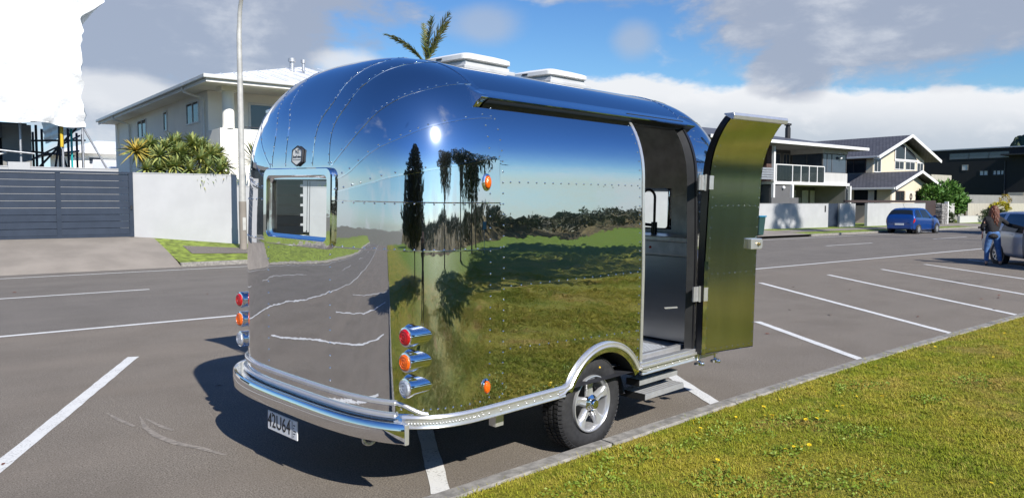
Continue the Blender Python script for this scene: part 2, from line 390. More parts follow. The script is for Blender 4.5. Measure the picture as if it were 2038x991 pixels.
# painted markings
def mark(name, a, b_, w, wb=None):
    a = Vector((*a, 0)); b_ = Vector((*b_, 0)); d = (b_-a).normalized(); s = Vector((-d.y, d.x, 0))
    n = max(2, int((b_-a).length/.12)); n = min(n, 160); m = MB(); L = []; Rr = []
    for i in range(n+1):
        p = a.lerp(b_, i/n); ww = lerp(w, wb or w, i/n)/2
        L.append((p+s*(ww+random.uniform(-.004, .004)))+Vector((0, 0, .004))); Rr.append((p-s*(ww+random.uniform(-.004, .004)))+Vector((0, 0, .004)))
    m.add(L+Rr, [(i, i+1, n+1+i+1, n+1+i) for i in range(n)]); tag(m.build(name, 'line'), kind='structure')
for a, b_, w in (((2.01, 9.57), (-.40, 4.25), .12), ((3.13, 5.06), (2.50, 3.86), .12), ((6.12, 5.12), (5.50, 4.05), .12), ((9.94, 6.68), (8.40, 4.26), .11), ((14.87, 9.93), (11.05, 4.36), .11),
                 ((17.87, 10.02), (13.68, 4.44), .11), ((20.5, 9.98), (16.2, 4.48), .11), ((23.17, 10.04), (18.8, 4.5), .11), ((26.1, 10.0), (21.6, 4.5), .11), ((-1.0, 9.6), (-3.45, 4.0), .12), ((-4.0, 9.6), (-6.5, 3.8), .12), ((-7, 9.6), (-9.5, 3.4), .12)):
    mark('bay_line', a, b_, w)
mark('edge_line', (-60, 12.12), (110, 12.12), .12); mark('edge_line', (-60, 21.47), (110, 21.47), .10)
for x in list(range(-58, -2, 10))+[.2]+list(range(10, 100, 10)): mark('centre_line', (x if x != .2 else .0, 16.95), ((x if x != .2 else .0)+3.9, 16.95), .11)
# pale scuffs scratched into the asphalt
M['scuff'] = mat('scuffed_asphalt', (.225, .20, .172), .9, 0, .3, 22)
def scuff(pts, w):
    L = []; Rr = []; n = len(pts)
    for i, p in enumerate(pts):
        a = Vector(pts[max(i-1, 0)]); b_ = Vector(pts[min(i+1, n-1)]); d = (b_-a).normalized(); k = w*math.sin(PI*(i+.35)/(n+.2)); L.append((p[0]-d.y*k, p[1]+d.x*k, .003)); Rr.append((p[0]+d.y*k, p[1]-d.x*k, .003))
    tag(MB().add(L+Rr, [(i, i+1, n+i+1, n+i) for i in range(n-1)]).build('scuff_mark', 'scuff'), kind='structure')
scuff([(1.28, 7.12), (1.31, 6.86), (1.37, 6.55)], .02); scuff([(1.47, 6.82), (1.43, 6.48), (1.445, 6.17), (1.51, 5.9), (1.62, 5.66), (1.71, 5.39)], .03); scuff([(1.49, 6.75), (1.54, 6.4), (1.58, 6.25)], .02)
# far side: kerb, driveway, verge, footpath
def zw(x): return interp(x, [-60, 5.4, 8.7, 15, 39, 60, 120], [.80, .78, .43, .32, .27, .2, .2])
def ter(x, y): 
    t = min(max((y-22.57)/2.9, 0), 1); return lerp(.11, zw(x), t)
def far_grid(name, m, x0, x1, y0, y1, nx, ny, zf=ter, dz=0.0):
    b = MB(); b.grid(lambda u, v: (lerp(x0, x1, u), lerp(y0, y1, v), zf(lerp(x0, x1, u), lerp(y0, y1, v))+dz), nx, ny)
    o = b.build(name, m, smooth=180); tag(o, kind='structure'); return o
far_grid('driveway', 'concrete', -9, 6.0, 22.42, 26.5, 20, 10, lambda x, y: lerp(.0, zw(x), min(max((y-22.42)/3.0, 0), 1)**.85))
far_grid('verge', 'verge', 6.0, 33, 22.57, 31, 40, 12); far_grid('verge', 'verge', 38.2, 60, 22.57, 31, 40, 12); far_grid('verge', 'verge', 66, 120, 22.57, 60, 30, 12)
far_grid('driveway', 'concrete', 33, 38.2, 22.42, 31, 8, 8); far_grid('driveway', 'concrete', 60, 66, 22.42, 60, 8, 16); far_grid('verge', 'verge', -60, -9, 22.57, 31, 20, 8)
far_grid('footpath', 'road', 6.6, 33, 23.5, 24.5, 30, 3, dz=.012); far_grid('footpath', 'concrete', 38.2, 60, 23.6, 24.7, 30, 3, dz=.012)
kb = MB()
for x0, x1 in ((-60, -9), (6.0, 33), (38.2, 60), (66, 120)):
    kb.box(x0, x1, 22.42, 22.57, -.04, .115)
tag(kb.build('far_kerb', 'kerb', bevel=.015), kind='structure')

# ------------------------------------------------------------------ the caravan
B0, A0, LS, Z0, HH, MM, KW = 1.10, .73, 1.17, 1.88, .828, 2.4, .982
def n_at(z): return 3.5-.5*min(max((z-1.63)/1.078, 0), 1)**1.5
def cone(z): return 1-.018*(max(z-1.25, 0)/.63)**1.3              # the flat bands lean in a little
def dome(z): return KW if z <= Z0 else KW*max(0, 1-min(1, (z-Z0)/HH)**MM)**(1/MM)
def blend(z):
    f = min(max((z-1.66)/.48, 0), 1); f = f*f*(3-2*f); return cone(z)*(1-f)+dome(z)*f
SURF = {'cone': cone, 'dome': dome, 'side': blend}
def FF(x, y, z, s):
    n = n_at(z); X = max(abs(x)-LS, 0)/A0; Y = abs(y)/B0; q = (X**n+Y**n)
    if z > 2.2: return ((q**(1/n) if q > 0 else 0)/KW)**MM+((z-Z0)/HH)**MM-1
    return q**(1/n)/SURF[s](z)-1
def normal(p, s='side'):
    e = 2e-4; x, y, z = p
    v = Vector((FF(x+e, y, z, s)-FF(x-e, y, z, s), FF(x, y+e, z, s)-FF(x, y-e, z, s), FF(x, y, z+e, s)-FF(x, y, z-e, s)))
    return v.normalized() if v.length > 1e-9 else Vector((0, 0, 1))
def h2z(h): return Z0+h*.02 if h <= 0 else Z0+HH*sn(h)**(2/MM)
def z2h(z): return (z-Z0)/.02 if z <= Z0 else math.degrees(math.asin(min(1, ((z-Z0)/HH)**(MM/2))))
def shrink(h, s):
    z = h2z(h)
    if h > 0 and (s == 'dome' or z > 2.14): return KW*max(cs(h), 0)**(2/MM)
    return SURF[s](z)
def ycurve(z): return B0*blend(z)
def y2th(y): return math.degrees(math.asin(min(1, (abs(y)/B0)**1.75)))*(1 if y >= 0 else -1)
def Pcap(th, h, end=-1, s='side'):
    z = h2z(h); c = shrink(h, s); n = n_at(z)
    return Vector((end*(LS+A0*c*max(cs(th), 0)**(2/n)), B0*c*math.copysign(abs(sn(th))**(2/n), th), z))
def Pside(x, side, h): return Vector((x, side*B0*shrink(h, 'side'), h2z(h)))

CARAVAN = thing('caravan', 'mirror polished aluminium caravan with rivets and open door, parked along the kerb', 'caravan')
CARAVAN.matrix_world = Matrix.Translation((3.82, 4.94, 0)) @ Matrix.Rotation(R(7.7), 4, 'Z') @ Matrix.Translation((0, -1.03, 0)) @ Matrix.Rotation(R(1.2), 4, 'X') @ Matrix.Translation((0, 1.03, 0))
def panel(name, f, nu, nv, m, inset=0.0, parent=CARAVAN, s='side'):
    """f(u, v) -> point on the shell; normals come from the shell itself so the mirror reads smooth"""
    vs = []; ns = []
    for i in range(nu+1):
        for j in range(nv+1):
            p = f(i/nu, j/nv); n = normal(p, s); vs.append(p-n*inset); ns.append(-n if inset > .01 else n)
    w = nv+1; fs = [(i*w+j, (i+1)*w+j, (i+1)*w+j+1, i*w+j+1) for i in range(nu) for j in range(nv)]
    a = vs[fs[len(fs)//2][0]]; q = fs[len(fs)//2]; fn = (vs[q[1]]-vs[q[0]]).cross(vs[q[3]]-vs[q[0]])
    if fn.dot(ns[q[0]]) < 0: fs = [t[::-1] for t in fs]
    me = bpy.data.meshes.new(name); me.from_pydata([tuple(p) for p in vs], [], fs); me.shade_smooth()
    me.normals_split_custom_set_from_vertices([tuple(n) for n in ns])
    o = bpy.data.objects.new(name, me); COL.objects.link(o); me.materials.append(M[m]); o.parent = parent; return o
TH0 = y2th(.37)
ZB, ZWIN0, ZWIN1 = .50, 1.50, 1.92
HA = z2h(2.43)                                # height where the awning rail meets the wall
def hz_(pts): return [(a, z2h(z)) for a, z in pts]
seam_pts = [
    hz_([(TH0, 1.807), (18.5, 1.840), (34, 1.892), (58, 1.944), (79, 1.987), (90, 2.026)]),
    hz_([(TH0+.3, 1.887), (16.7, 1.929), (30.3, 2.060), (46.9, 2.139), (61.6, 2.196), (90, 2.275)]),
    hz_([(TH0+.4, 1.973), (27.8, 2.241), (38.5, 2.328), (50.7, 2.385), (68.3, 2.436), (90, 2.490)]),
    hz_([(TH0-.6, 1.973), (9.0, 2.200), (14.6, 2.343), (22.3, 2.463), (42, 2.572), (90, 2.649)]),
    hz_([(2.2, 1.973), (3.2, 2.231), (7.0, 2.364), (12, 2.510), (24, 2.606), (58, 2.677), (90, 2.700)])]
def seam(k, t): th, h = catmull(seam_pts[k], t); return float(min(th, 90)), float(h)
rivet_pts = []
def rivline(f, n, skip=None):
    for i in range(n+1):
        t = i/n
        if skip and skip(t): continue
        p = f(t); rivet_pts.append((p, normal(p)))
def cap(end, inset, m, prefix, window=True):
    s_ = {-1: 1, 1: 1}[end]
    nm = prefix
    def pt(th, h, s='dome'): return Pcap(th, h, end, s)
    th_t = y2th(.37)
    panel(nm, lambda u, v: pt(lerp(-th_t, th_t, u), z2h(lerp(ZB, ZWIN0, v)), 'cone'), 16, 8, m, inset, s='cone')
    panel(nm, lambda u, v: pt(lerp(-th_t-1.5, th_t+1.5, u), z2h(lerp(ZWIN1-.03, 1.973, v)), 'cone'), 16, 3, m, inset, s='cone')
    for sd in (-1, 1):
        lim = 78 if (end, sd) == (-1, 1) else 90          # the servery opening bites into this corner
        def wall(z0, z1, nv, lim=90): panel(nm, lambda u, v: pt(sd*lerp(th_t, lim, u), z2h(lerp(z0, z1, v)), 'cone'), 56, nv, m, inset, s='cone')
        wall(ZB, 1.49, 10); wall(1.488, 1.765, 6, lim)
        def f0(u, v):
            a, h = seam(0, u*(lim/90)**1.2); return pt(sd*a, z2h(lerp(1.763, h2z(h), v)), 'cone')
        panel(nm, f0, 56, 6, m, inset, s='cone')
        for k in range(4):
            def fk(u, v, k=k):
                a0, h0 = seam(k, u); a1, h1 = seam(k+1, u); return pt(sd*lerp(a0, a1, v), lerp(h0, h1, v))
            panel(nm, fk, 56, 14, m, inset, s='dome')
    def fc(u, v):
        a, h = seam(4, u); w = 2*v-1; hm = lerp(seam_pts[4][0][1], 90, u)
        k = min(max((u-.35)/.5, 0), 1); hh = h+(hm-h)*(1-abs(w)**1.8)*k
        return pt(a*w, min(hh, 89.9))
    panel(nm, fc, 56, 20, m, inset, s='dome')
    # lapped edges of the sheets
    if inset == 0:
        for sd in (-1, 1):
            for k in range(5):
                sp = [pt(sd*seam(k, i/60)[0], seam(k, i/60)[1]) for i in range(61)]
                MB().sweep(sp, [(-.002, -.006), (.0022, -.005), (.0022, .006), (-.002, .0065)], [(lambda n, t: (n, n.cross(t).normalized()))(normal(q), (sp[min(i+1, 60)]-sp[max(i-1, 0)]).normalized()) for i, q in enumerate(sp)]).build('seam', 'chrome_part', CARAVAN, smooth=20)
            for z in (1.489, 1.764):
                sp = [pt(sd*lerp(th_t, 78 if (end, sd) == (-1, 1) else 90, i/50), z2h(z), 'cone') for i in range(51)]
                MB().sweep(sp, [(-.002, -.004), (.002, -.003), (.002, .003), (-.002, .004)], [(normal(q), Vector((0, 0, 1))) for q in sp]).build('seam', 'chrome_part', CARAVAN, smooth=20)
    # rivets along the seams of this end
    if inset == 0:
        for sd in (-1, 1):
            for k in range(5): rivline(lambda t, k=k: pt(sd*seam(k, t)[0], seam(k, t)[1]+.9), (15, 14, 16, 19, 20)[k])
            rivline(lambda t: pt(sd*lerp(th_t, 90, t), z2h(1.497), 'cone'), 15); rivline(lambda t: pt(sd*lerp(th_t, 90, t), z2h(1.755), 'cone'), 15, lambda t: t < .05 or ((end, sd) == (-1, 1) and t > .8))
            rivline(lambda t: pt(sd*th_t, z2h(lerp(.60, 1.44, t)), 'cone'), 11)
            rivline(lambda t: pt(sd*88.6, z2h(lerp(.60, 2.36, t)), 'side'), 26, lambda t: (end, sd) == (-1, 1) and .3 < t < .8)
            rivline(lambda t: pt(sd*lerp(th_t, 90, t), z2h(.585), 'cone'), 20)
cap(-1, 0, 'chrome', 'shell_panel'); cap(1, 0, 'chrome', 'shell_panel')
cap(-1, .035, 'alu_dark', 'lining_panel'); cap(1, .035, 'alu_dark', 'lining_panel')
# near side: panel behind the wheel arch, door opening, sliver in front of the door
ARC = (-.112, .298, .445); DX0, DX1, DZ0, DZ1 = .315, 1.095, .545, 2.43
def arch_z(x):
    d = ARC[2]**2-(x-ARC[0])**2
    return max(ZB, ARC[1]+math.sqrt(d) if d > 0 else 0)
def xs_side(u):
    # denser columns around the arch
    return lerp(-LS, DX0, u)
for inset, ma, mb_, nm in ((0, 'chrome_side', 'chrome_side', 'shell_panel'), (.035, 'alu_dark', 'alu_dark', 'lining_panel')):
    panel(nm, lambda u, v: Pside(xs_side(u), -1, z2h(lerp(arch_z(xs_side(u)), 1.243, v))), 120, 10, ma, inset)
    panel(nm, lambda u, v: Pside(lerp(-LS, DX0, u), -1, z2h(lerp(1.243, 2.43, v))), 24, 60, mb_, inset)
    panel(nm, lambda u, v: Pside(lerp(DX1, LS, u), -1, z2h(lerp(ZB, 2.43, v))), 2, 80, ma, inset)
    # roof from the near awning rail over to the far wall
    def roof(u, v):
        w = lerp(HA, 180-HA, v)
        return Pside(lerp(-LS, LS, u), -1, w) if w <= 90 else Pside(lerp(-LS, LS, u), 1, 180-w)
    panel('roof_panel' if inset == 0 else 'ceiling_panel', roof, 20, 64, 'chrome' if inset == 0 else 'alu_dark', inset)
    WX0, WX1 = -1.165, .44
    for (xa, xb, za, zb) in ((-LS, LS, ZB, 1.22), (-LS, WX0, 1.22, 1.62), (WX1, LS, 1.22, 1.62)):
        panel(nm, lambda u, v: Pside(lerp(xa, xb, u), 1, z2h(lerp(za, zb, v))), 12, 8, ma, inset)
    for (xa, xb, ha, hb) in ((-LS, WX0, 1.615, 1.93), (WX1, LS, 1.615, 1.93), (-LS, LS, 1.93, 2.43)):
        panel(nm, lambda u, v: Pside(lerp(xa, xb, u), 1, z2h(lerp(ha, hb, v))), 12, 12, ma, inset)
for (za, n) in ((1.257, 15), (1.89, 17), (.87, 15)):
    rivline(lambda t: Pside(lerp(-1.08, .26, t), -1, z2h(za+(.0 if za != .87 else -.05*t))), n)
rivline(lambda t: Pside(-1.145, -1, z2h(lerp(.60, 2.40, t))), 28); rivline(lambda t: Pside(.285, -1, z2h(lerp(.62, 2.40, t))), 27)
rivline(lambda t: Pside(1.13, -1, z2h(lerp(.70, 2.38, t))), 22)
def roof_hoop(x, w): return Pside(x, -1, w) if w <= 90 else Pside(x, 1, 180-w)
rivline(lambda t: roof_hoop(-1.15, lerp(HA+4, 178-HA, t)), 24); rivline(lambda t: roof_hoop(1.15, lerp(HA+4, 178-HA, t)), 24)
b = MB()
for p, n in rivet_pts:
    q = n.to_track_quat('Z', 'Y').to_matrix().to_4x4(); q.translation = p
    b.lathe([(.0062, -.001), (.0055, .0024), (.0030, .0042), (.0004, .0047)], 7, q)
b.build('rivets', 'chrome_part', CARAVAN, smooth=180, recalc=False, kind='stuff')
# hoop band where the domed end meets the straight sides
for x in (-1.168, 1.168):
    path = [roof_hoop(x, lerp(HA-1, 181-HA, i/60)) for i in range(61)]
    fr = [(normal(p), Vector((1, 0, 0))) for p in path]
    MB().sweep(path, [(.0005, -.018), (.004, -.016), (.004, .016), (.0005, .018)], fr).build('hoop_band', 'chrome_part', CARAVAN, smooth=30)
# awning rail: a curved lip with a black underside
def rail():
    prof = [(-.815, 2.485), (-.900, 2.436), (-.965, 2.410), (-.985, 2.396), (-.984, 2.388)]
    inner = [(-.972, 2.383), (-.925, 2.36), (-.90, 2.37), (-.86, 2.42)]
    x0, x1 = -1.235, 1.19
    a = MB(); n = len(prof)
    a.add([(x0, y, z) for y, z in prof]+[(x1, y, z) for y, z in prof], [(i, i+1, i+1+n, i+n) for i in range(n-1)])
    a.build('awning_rail', 'chrome_part', CARAVAN, smooth=60)
    c = MB().prism(prof[::-1][:2]+inner, 'x', x0+.06, x1); c.build('rail_underside', 'black', CARAVAN)
    e = MB().prism([(y*1.004, z+.004) for y, z in prof]+inner, 'x', x0-.006, x0+.045); e.build('rail_end_cap', 'chrome_part', CARAVAN, bevel=.004)
rail()
# windows
def rrect(w, h, r, n=6):
    P = []
    for cx, cy, a0 in ((w-r, h-r, 0), (-w+r, h-r, 90), (-w+r, -h+r, 180), (w-r, -h+r, 270)):
        for i in range(n+1): P.append((cx+r*cs(a0+90*i/n), cy+r*sn(a0+90*i/n)))
    return P
def window(mx, w, h, glazed=True, name='window'):
    """window in its own x (width) / z (height) plane, -y looking outwards"""
    fr = MB(); loops = [(w, h, .055, .012), (w, h, .055, -.016), (w-.006, h-.006, .052, -.023), (w-.045, h-.045, .038, -.024), (w-.049, h-.049, .036, -.020), (w-.051, h-.051, .034, -.004), (w-.070, h-.070, .03, .004), (w-.070, h-.070, .03, .04)]
    vs = []; fs = []; k = 28
    for (a, c, r, d) in loops: vs += [mx @ Vector((x, d, z)) for x, z in rrect(a, c, r)]
    for i in range(len(loops)-1):
        for j in range(k): fs.append((i*k+j, i*k+(j+1) % k, (i+1)*k+(j+1) % k, (i+1)*k+j))
    fr.add(vs, fs); f = fr.build(name, 'chrome_part', CARAVAN, smooth=35)
    if not glazed: return
    p = MB().add([mx @ Vector((x, .012, z)) for x, z in rrect(w-.067, h-.067, .03)], [tuple(range(k))]); p.build('pane', 'pane', f)
window(Matrix.Translation((-1.888, 0, 1.715)) @ Matrix.Rotation(R(-90), 4, 'Z') @ Matrix.Rotation(R(-.8), 4, 'X'), .405, .245)
window(Matrix.Translation((1.895, 0, 1.70)) @ Matrix.Rotation(R(90), 4, 'Z'), .39, .26)
window(Matrix.Translation((-.44, 1.090, 1.575)) @ Matrix.Rotation(R(180), 4, 'Z'), .95, .39, False, 'servery_frame')
# badge over the rear window
M['badge_face'] = mat('badge_face', (.80, .79, .75), .5, 0, .05, 30)
def badge():
    c = Pcap(0, z2h(2.035)); n = normal(c); up = Vector((0, 0, 1)); up = (up-n*up.dot(n)).normalized(); sd = n.cross(up)*-1
    mx = Matrix((( *sd, ), ( *up, ), ( *n, ))).transposed().to_4x4(); mx.translation = c+n*.002
    hexa = [(0, .062), (.058, .036), (.058, -.036), (0, -.062), (-.058, -.036), (-.058, .036)]
    p = MB(); p.prism([tuple(v) for v in hexa], 'z', 0, .010); p.v = [tuple(mx @ Vector(v)) for v in p.v]; o = p.build('badge', 'badge_face', CARAVAN)
    r = MB(); k = 6
    vs = [mx @ Vector((x*1.0, y*1.0, z)) for s_, z in ((1.05, 0), (1.05, .013), (.93, .013), (.93, .0101)) for x, y in [(a*s_, b_*s_) for a, b_ in hexa]]
    r.add(vs, [(i*k+j, i*k+(j+1) % k, (i+1)*k+(j+1) % k, (i+1)*k+j) for i in range(3) for j in range(k)]); r.build('badge_rim', 'dark_metal', o)
    for s, size, y, nmm in (('NZ', .034, .026, 'lettering'), ('RoadTrailers', .022, -.006, 'lettering')):
        text(nmm, s, size, mx @ Matrix.Translation((0, y, .0106)), 'plate_black', o, .82 if size < .03 else 1)
    ln = MB().box(-.045, .045, -.026, -.0235, .0102, .0112, mx); ln.build('rule', 'plate_black', o)
    for x, y in ((.047, .034), (-.047, .034), (.047, -.034), (-.047, -.034)):
        MB().sphere(mx @ Vector((x, y, .010)), .004, 6, 4).build('screw', 'alu_trim', o)
def text(name, s, size, mx, m, parent, sx=1, extrude=.0006, space=1.0):
    cu = bpy.data.curves.new(name, 'FONT'); cu.body = s; cu.size = size; cu.align_x = 'CENTER'; cu.align_y = 'CENTER'; cu.extrude = extrude; cu.space_character = space
    to = bpy.data.objects.new(name, cu); COL.objects.link(to); bpy.context.view_layer.update()
    dg = bpy.context.evaluated_depsgraph_get(); me = bpy.data.meshes.new_from_object(to.evaluated_get(dg)); bpy.data.objects.remove(to)
    me.transform(mx @ Matrix.Diagonal((sx, 1, 1, 1))); o = bpy.data.objects.new(name, me); COL.objects.link(o); o.parent = parent
    me.materials.clear(); me.materials.append(M[m]); return o
badge()
# trims and bumper
def outline(off, th0, th1, n, z, aoff=None, expo=3.5):
    P = []; N = []
    for i in range(n+1):
        th = lerp(th0, th1, i/n); x = -(LS+(A0+(aoff if aoff is not None else off))*max(cs(th), 0)**(2/expo)); y = (B0+off)*math.copysign(abs(sn(th))**(2/expo), th)
        P.append(Vector((x, y, z)))
    for i in range(n+1):
        t = (P[min(i+1, n)]-P[max(i-1, 0)]).normalized(); o = Vector((t.y, -t.x, 0)) * -1
        if o.dot(Vector((P[i].x+LS*.6, P[i].y, 0))) < 0: o = -o
        N.append((o, Vector((0, 0, 1))))
    return P, N
TH_R = -42.0
def bead(z, off, m='alu_trim', name='trim_bead', th=(TH_R, 82)):
    P, N = outline(off, th[0], th[1], 90, z)
    MB().sweep(P, [(-.02, -.012), (.007, -.012), (.012, -.008), (.013, 0), (.012, .008), (.007, .012), (-.02, .012)], N).build(name, m, CARAVAN, smooth=40)
bead(.618, .010); bead(.548, .020)
P, N = outline(.002, TH_R, 82, 90, .583); MB().sweep(P, [(0, -.022), (.006, -.022), (.006, .022), (0, .022)], N).build('trim_channel', 'chrome_part', CARAVAN, smooth=40)
P, N = outline(.115, -47, 80, 100, .474, aoff=.085, expo=3.3)
bp = MB().sweep(P, [(-.012, -.060), (.004, -.060), (.012, -.053), (.014, 0), (.012, .046), (.004, .055), (-.012, .053)], N).build('bumper', 'chrome_part', CARAVAN, smooth=50)
P2, _ = outline(.0, -47, 80, 100, .526)
MB().add([p+Vector((0, 0, .052)) for p in P]+P2, [(i, i+1, 102+i, 101+i) for i in range(100)]).build('bumper_top', 'chrome_part', bp, smooth=40)
e = P[0]; MB().box(e.x-.012, e.x+.018, e.y-.012, e.y+.10, .41, .53).build('bumper_end', 'alu_trim', bp, bevel=.005)
# side trim: from the bumper end round the corner, over the wheel arch, under the door to the front
def side_trim():
    P1, _ = outline(.0, -46, -90, 26, .512)
    path = list(P1); n0 = len(path)
    ax, az, ar = ARC[0], ARC[1], .468
    a0 = math.degrees(math.asin((.512-az)/ar))
    xa = ax-ar*cs(a0); xb = ax+ar*cs(a0)
    path += [Vector((lerp(-LS, xa-.03, i/8), -B0, .512)) for i in range(1, 9)]
    flat = MB()
    def fr(P):
        F = []
        for i in range(len(P)):
            t = (P[min(i+1, len(P)-1)]-P[max(i-1, 0)]).normalized()
            o = Vector((t.y, -t.x, 0)).normalized(); u = t.cross(o)*-1
            if u.z < 0: u = -u
            F.append((o, u))
        return F
    prof = [(0, -.036), (.016, -.036), (.018, -.030), (.013, -.020), (.013, .010), (.018, .016), (.020, .026), (.014, .036), (0, .038)]
    MB().sweep(path, prof, fr(path)).build('belt_trim', 'alu_trim', CARAVAN, smooth=30)
    rv = MB()
    for i in range(2, len(path)-1):
        if i % 1 == 0:
            o = fr(path)[i][0]; rv.sphere(path[i]+o*.013+Vector((0, 0, -.006)), .0065, 6, 4)
    arch = []
    for i in range(33):
        a = 180-a0-(180-2*a0)*i/32; arch.append(Vector((ax+ar*cs(a), -B0, az+ar*sn(a))))
    lead = [Vector((xa-.10, -B0, .505)), Vector((xa-.05, -B0, .512)), Vector((xa-.02, -B0, .53))]; tail = [Vector((xb+.015, -B0, .535)), Vector((xb+.04, -B0, .518)), Vector((xb+.09, -B0, .510))]
    ap = lead+arch[1:-1]+tail
    F = []
    for i in range(len(ap)):
        t = (ap[min(i+1, len(ap)-1)]-ap[max(i-1, 0)]).normalized(); F.append((Vector((0, -1, 0)), Vector((-t.z, 0, t.x))))
    MB().sweep(ap, [(-.01, -.020), (.018, -.020), (.022, -.012), (.014, -.004), (.014, .008), (.020, .014), (.016, .022), (-.01, .022)], F).build('arch_trim', 'alu_trim', CARAVAN, smooth=30)
    # inner arch lip (mirror) and black wheel well
    lip = MB(); vs = []
    for p in arch:
        d = Vector((p.x-ax, 0, p.z-az)).normalized()
        vs += [Vector((p.x, -B0-.004, p.z)), Vector((ax, -B0-.006, az))+d*(ar-.055), Vector((ax, -B0+.30, az))+d*(ar-.055)]
    lip.add(vs, [(3*i+k, 3*i+3+k, 3*i+4+k, 3*i+1+k) for i in range(32) for k in (0,)]); lip.build('arch_lip', 'chrome_part', CARAVAN, smooth=30)
    wl = MB(); wl.add(vs, [(3*i+1, 3*i+4, 3*i+5, 3*i+2) for i in range(32)]); wl.add([Vector((p.x, -B0+.30, p.z)) for p in arch]+[Vector((ax, -B0+.30, az))], [(i, i+1, 33) for i in range(32)]); wl.build('wheel_well', 'black', CARAVAN)
    fp = [Vector((lerp(xb+.03, LS, i/8), -B0, .512)) for i in range(9)]
    MB().sweep(fp, prof, fr(fp)).build('belt_trim', 'alu_trim', CARAVAN, smooth=30)
    for i in range(1, 9):
        rv.sphere(fp[i]+Vector((0, -.013, -.006)), .0065, 6, 4)
    rv.build('trim_rivets', 'alu_trim', CARAVAN, smooth=180, kind='stuff')
    PF = [Vector((-p.x, p.y, p.z)) for p in outline(0, -90, 90, 60, .512)[0]]
    ff = [(normal((p.x, p.y, .6)), Vector((0, 0, 1))) for p in PF]
    MB().sweep(PF, [(0, -.036), (.018, -.030), (.013, 0), (.020, .026), (0, .038)], ff).build('front_trim', 'alu_trim', CARAVAN, smooth=30)
    # drop bead joining the rear trim to the side trim
    q = []
    for i in range(11):
        t = i/10; th = lerp(-41.5, -60, t); z = lerp(.618, .556, t*t*(3-2*t)); p = Pcap(th, z2h(z)); q.append(p)
    MB().tube(q, .013, 8).build('trim_bead', 'alu_trim', CARAVAN, smooth=60)
side_trim()
# tail lights: chrome bullets with coloured lenses
light0 = {}
def tail_light(y, z, lens):
    key = lens
    x0, x1 = -1.785, -1.54
    mx = Matrix.Translation((x0, y, z)) @ Matrix.Rotation(R(90), 4, 'Y') @ Matrix.Rotation(R(0), 4, 'Z')
    r = .056
    hs = MB(); prof = [(.040, .006), (.047, -.010), (r, -.008), (r+.003, .004), (r+.001, .02), (r, .12), (r, .25), (r*.85, .30), (.01, .32)]
    hs.lathe(prof, 28, mx); h = hs.build('tail_light', 'chrome_part', CARAVAN, smooth=40)
    le = MB(); le.lathe([(.0475, -.009), (.045, -.016), (.034, -.021), (.032, -.018), (.018, -.022), (.016, -.019), (.0005, -.023)], 28, mx); lo = le.build('lens', lens, h, smooth=50)
    lo['label'] = {'red_lens': 'red round lens', 'amber_lens': 'amber round lens', 'clear_lens': 'clear round lens'}[lens]
    return h
for y in (-.968, .985):
    for z, l in ((1.012, 'red_lens'), (.868, 'amber_lens'), (.722, 'clear_lens')): tail_light(y, z, l)
# small amber side markers
for z in (1.885, .668):
    p = Pside(-1.225, -1, z2h(z)); p = Pcap(-87.6, z2h(z)); n = normal(p)
    mx = n.to_track_quat('Z', 'Y').to_matrix().to_4x4(); mx.translation = p
    sc = Matrix.Diagonal((.62, 1, 1, 1)); u = Matrix.Rotation(0, 4, 'Z')
    h = MB().lathe([(.052, 0), (.050, .008), (.040, .012), (.038, .004)], 24, mx @ sc).build('side_marker', 'chrome_part', CARAVAN, smooth=40)
    MB().lathe([(.038, .006), (.036, .020), (.026, .026), (.0005, .028)], 20, mx @ sc).build('lens', 'amber_lens', h, smooth=60)
# number plate
pm = Matrix.Translation((-1.953, .095, .308)) @ Matrix.Rotation(R(-90), 4, 'Z') @ Matrix.Rotation(R(90), 4, 'X')
pl = MB().box(-.185, .185, -.0625, .0625, -.004, .004, pm).build('number_plate', 'plate_white', CARAVAN, bevel=.003)
text('lettering', '42U64', .128, pm @ Matrix.Translation((-.038, 0, .0055)), 'plate_black', pl, .80, .001, 1.04)
MB().box(.125, .128, -.055, .055, .0042, .0056, pm).build('edge_mark', 'plate_black', pl)
for k in range(5): MB().box(.140, .150+.012*(k % 3), -.045+.018*k, -.039+.018*k, .0042, .0052, pm).build('small_print', 'dark_metal', pl)
for x in (-.12, .10): MB().sphere(pm @ Vector((x, .052, .004)), .005, 6, 4).build('screw', 'dark_metal', pl)
MB().box(-1.90, -1.86, -.02, .22, .40, .44).build('plate_bracket', 'dark_metal', CARAVAN)
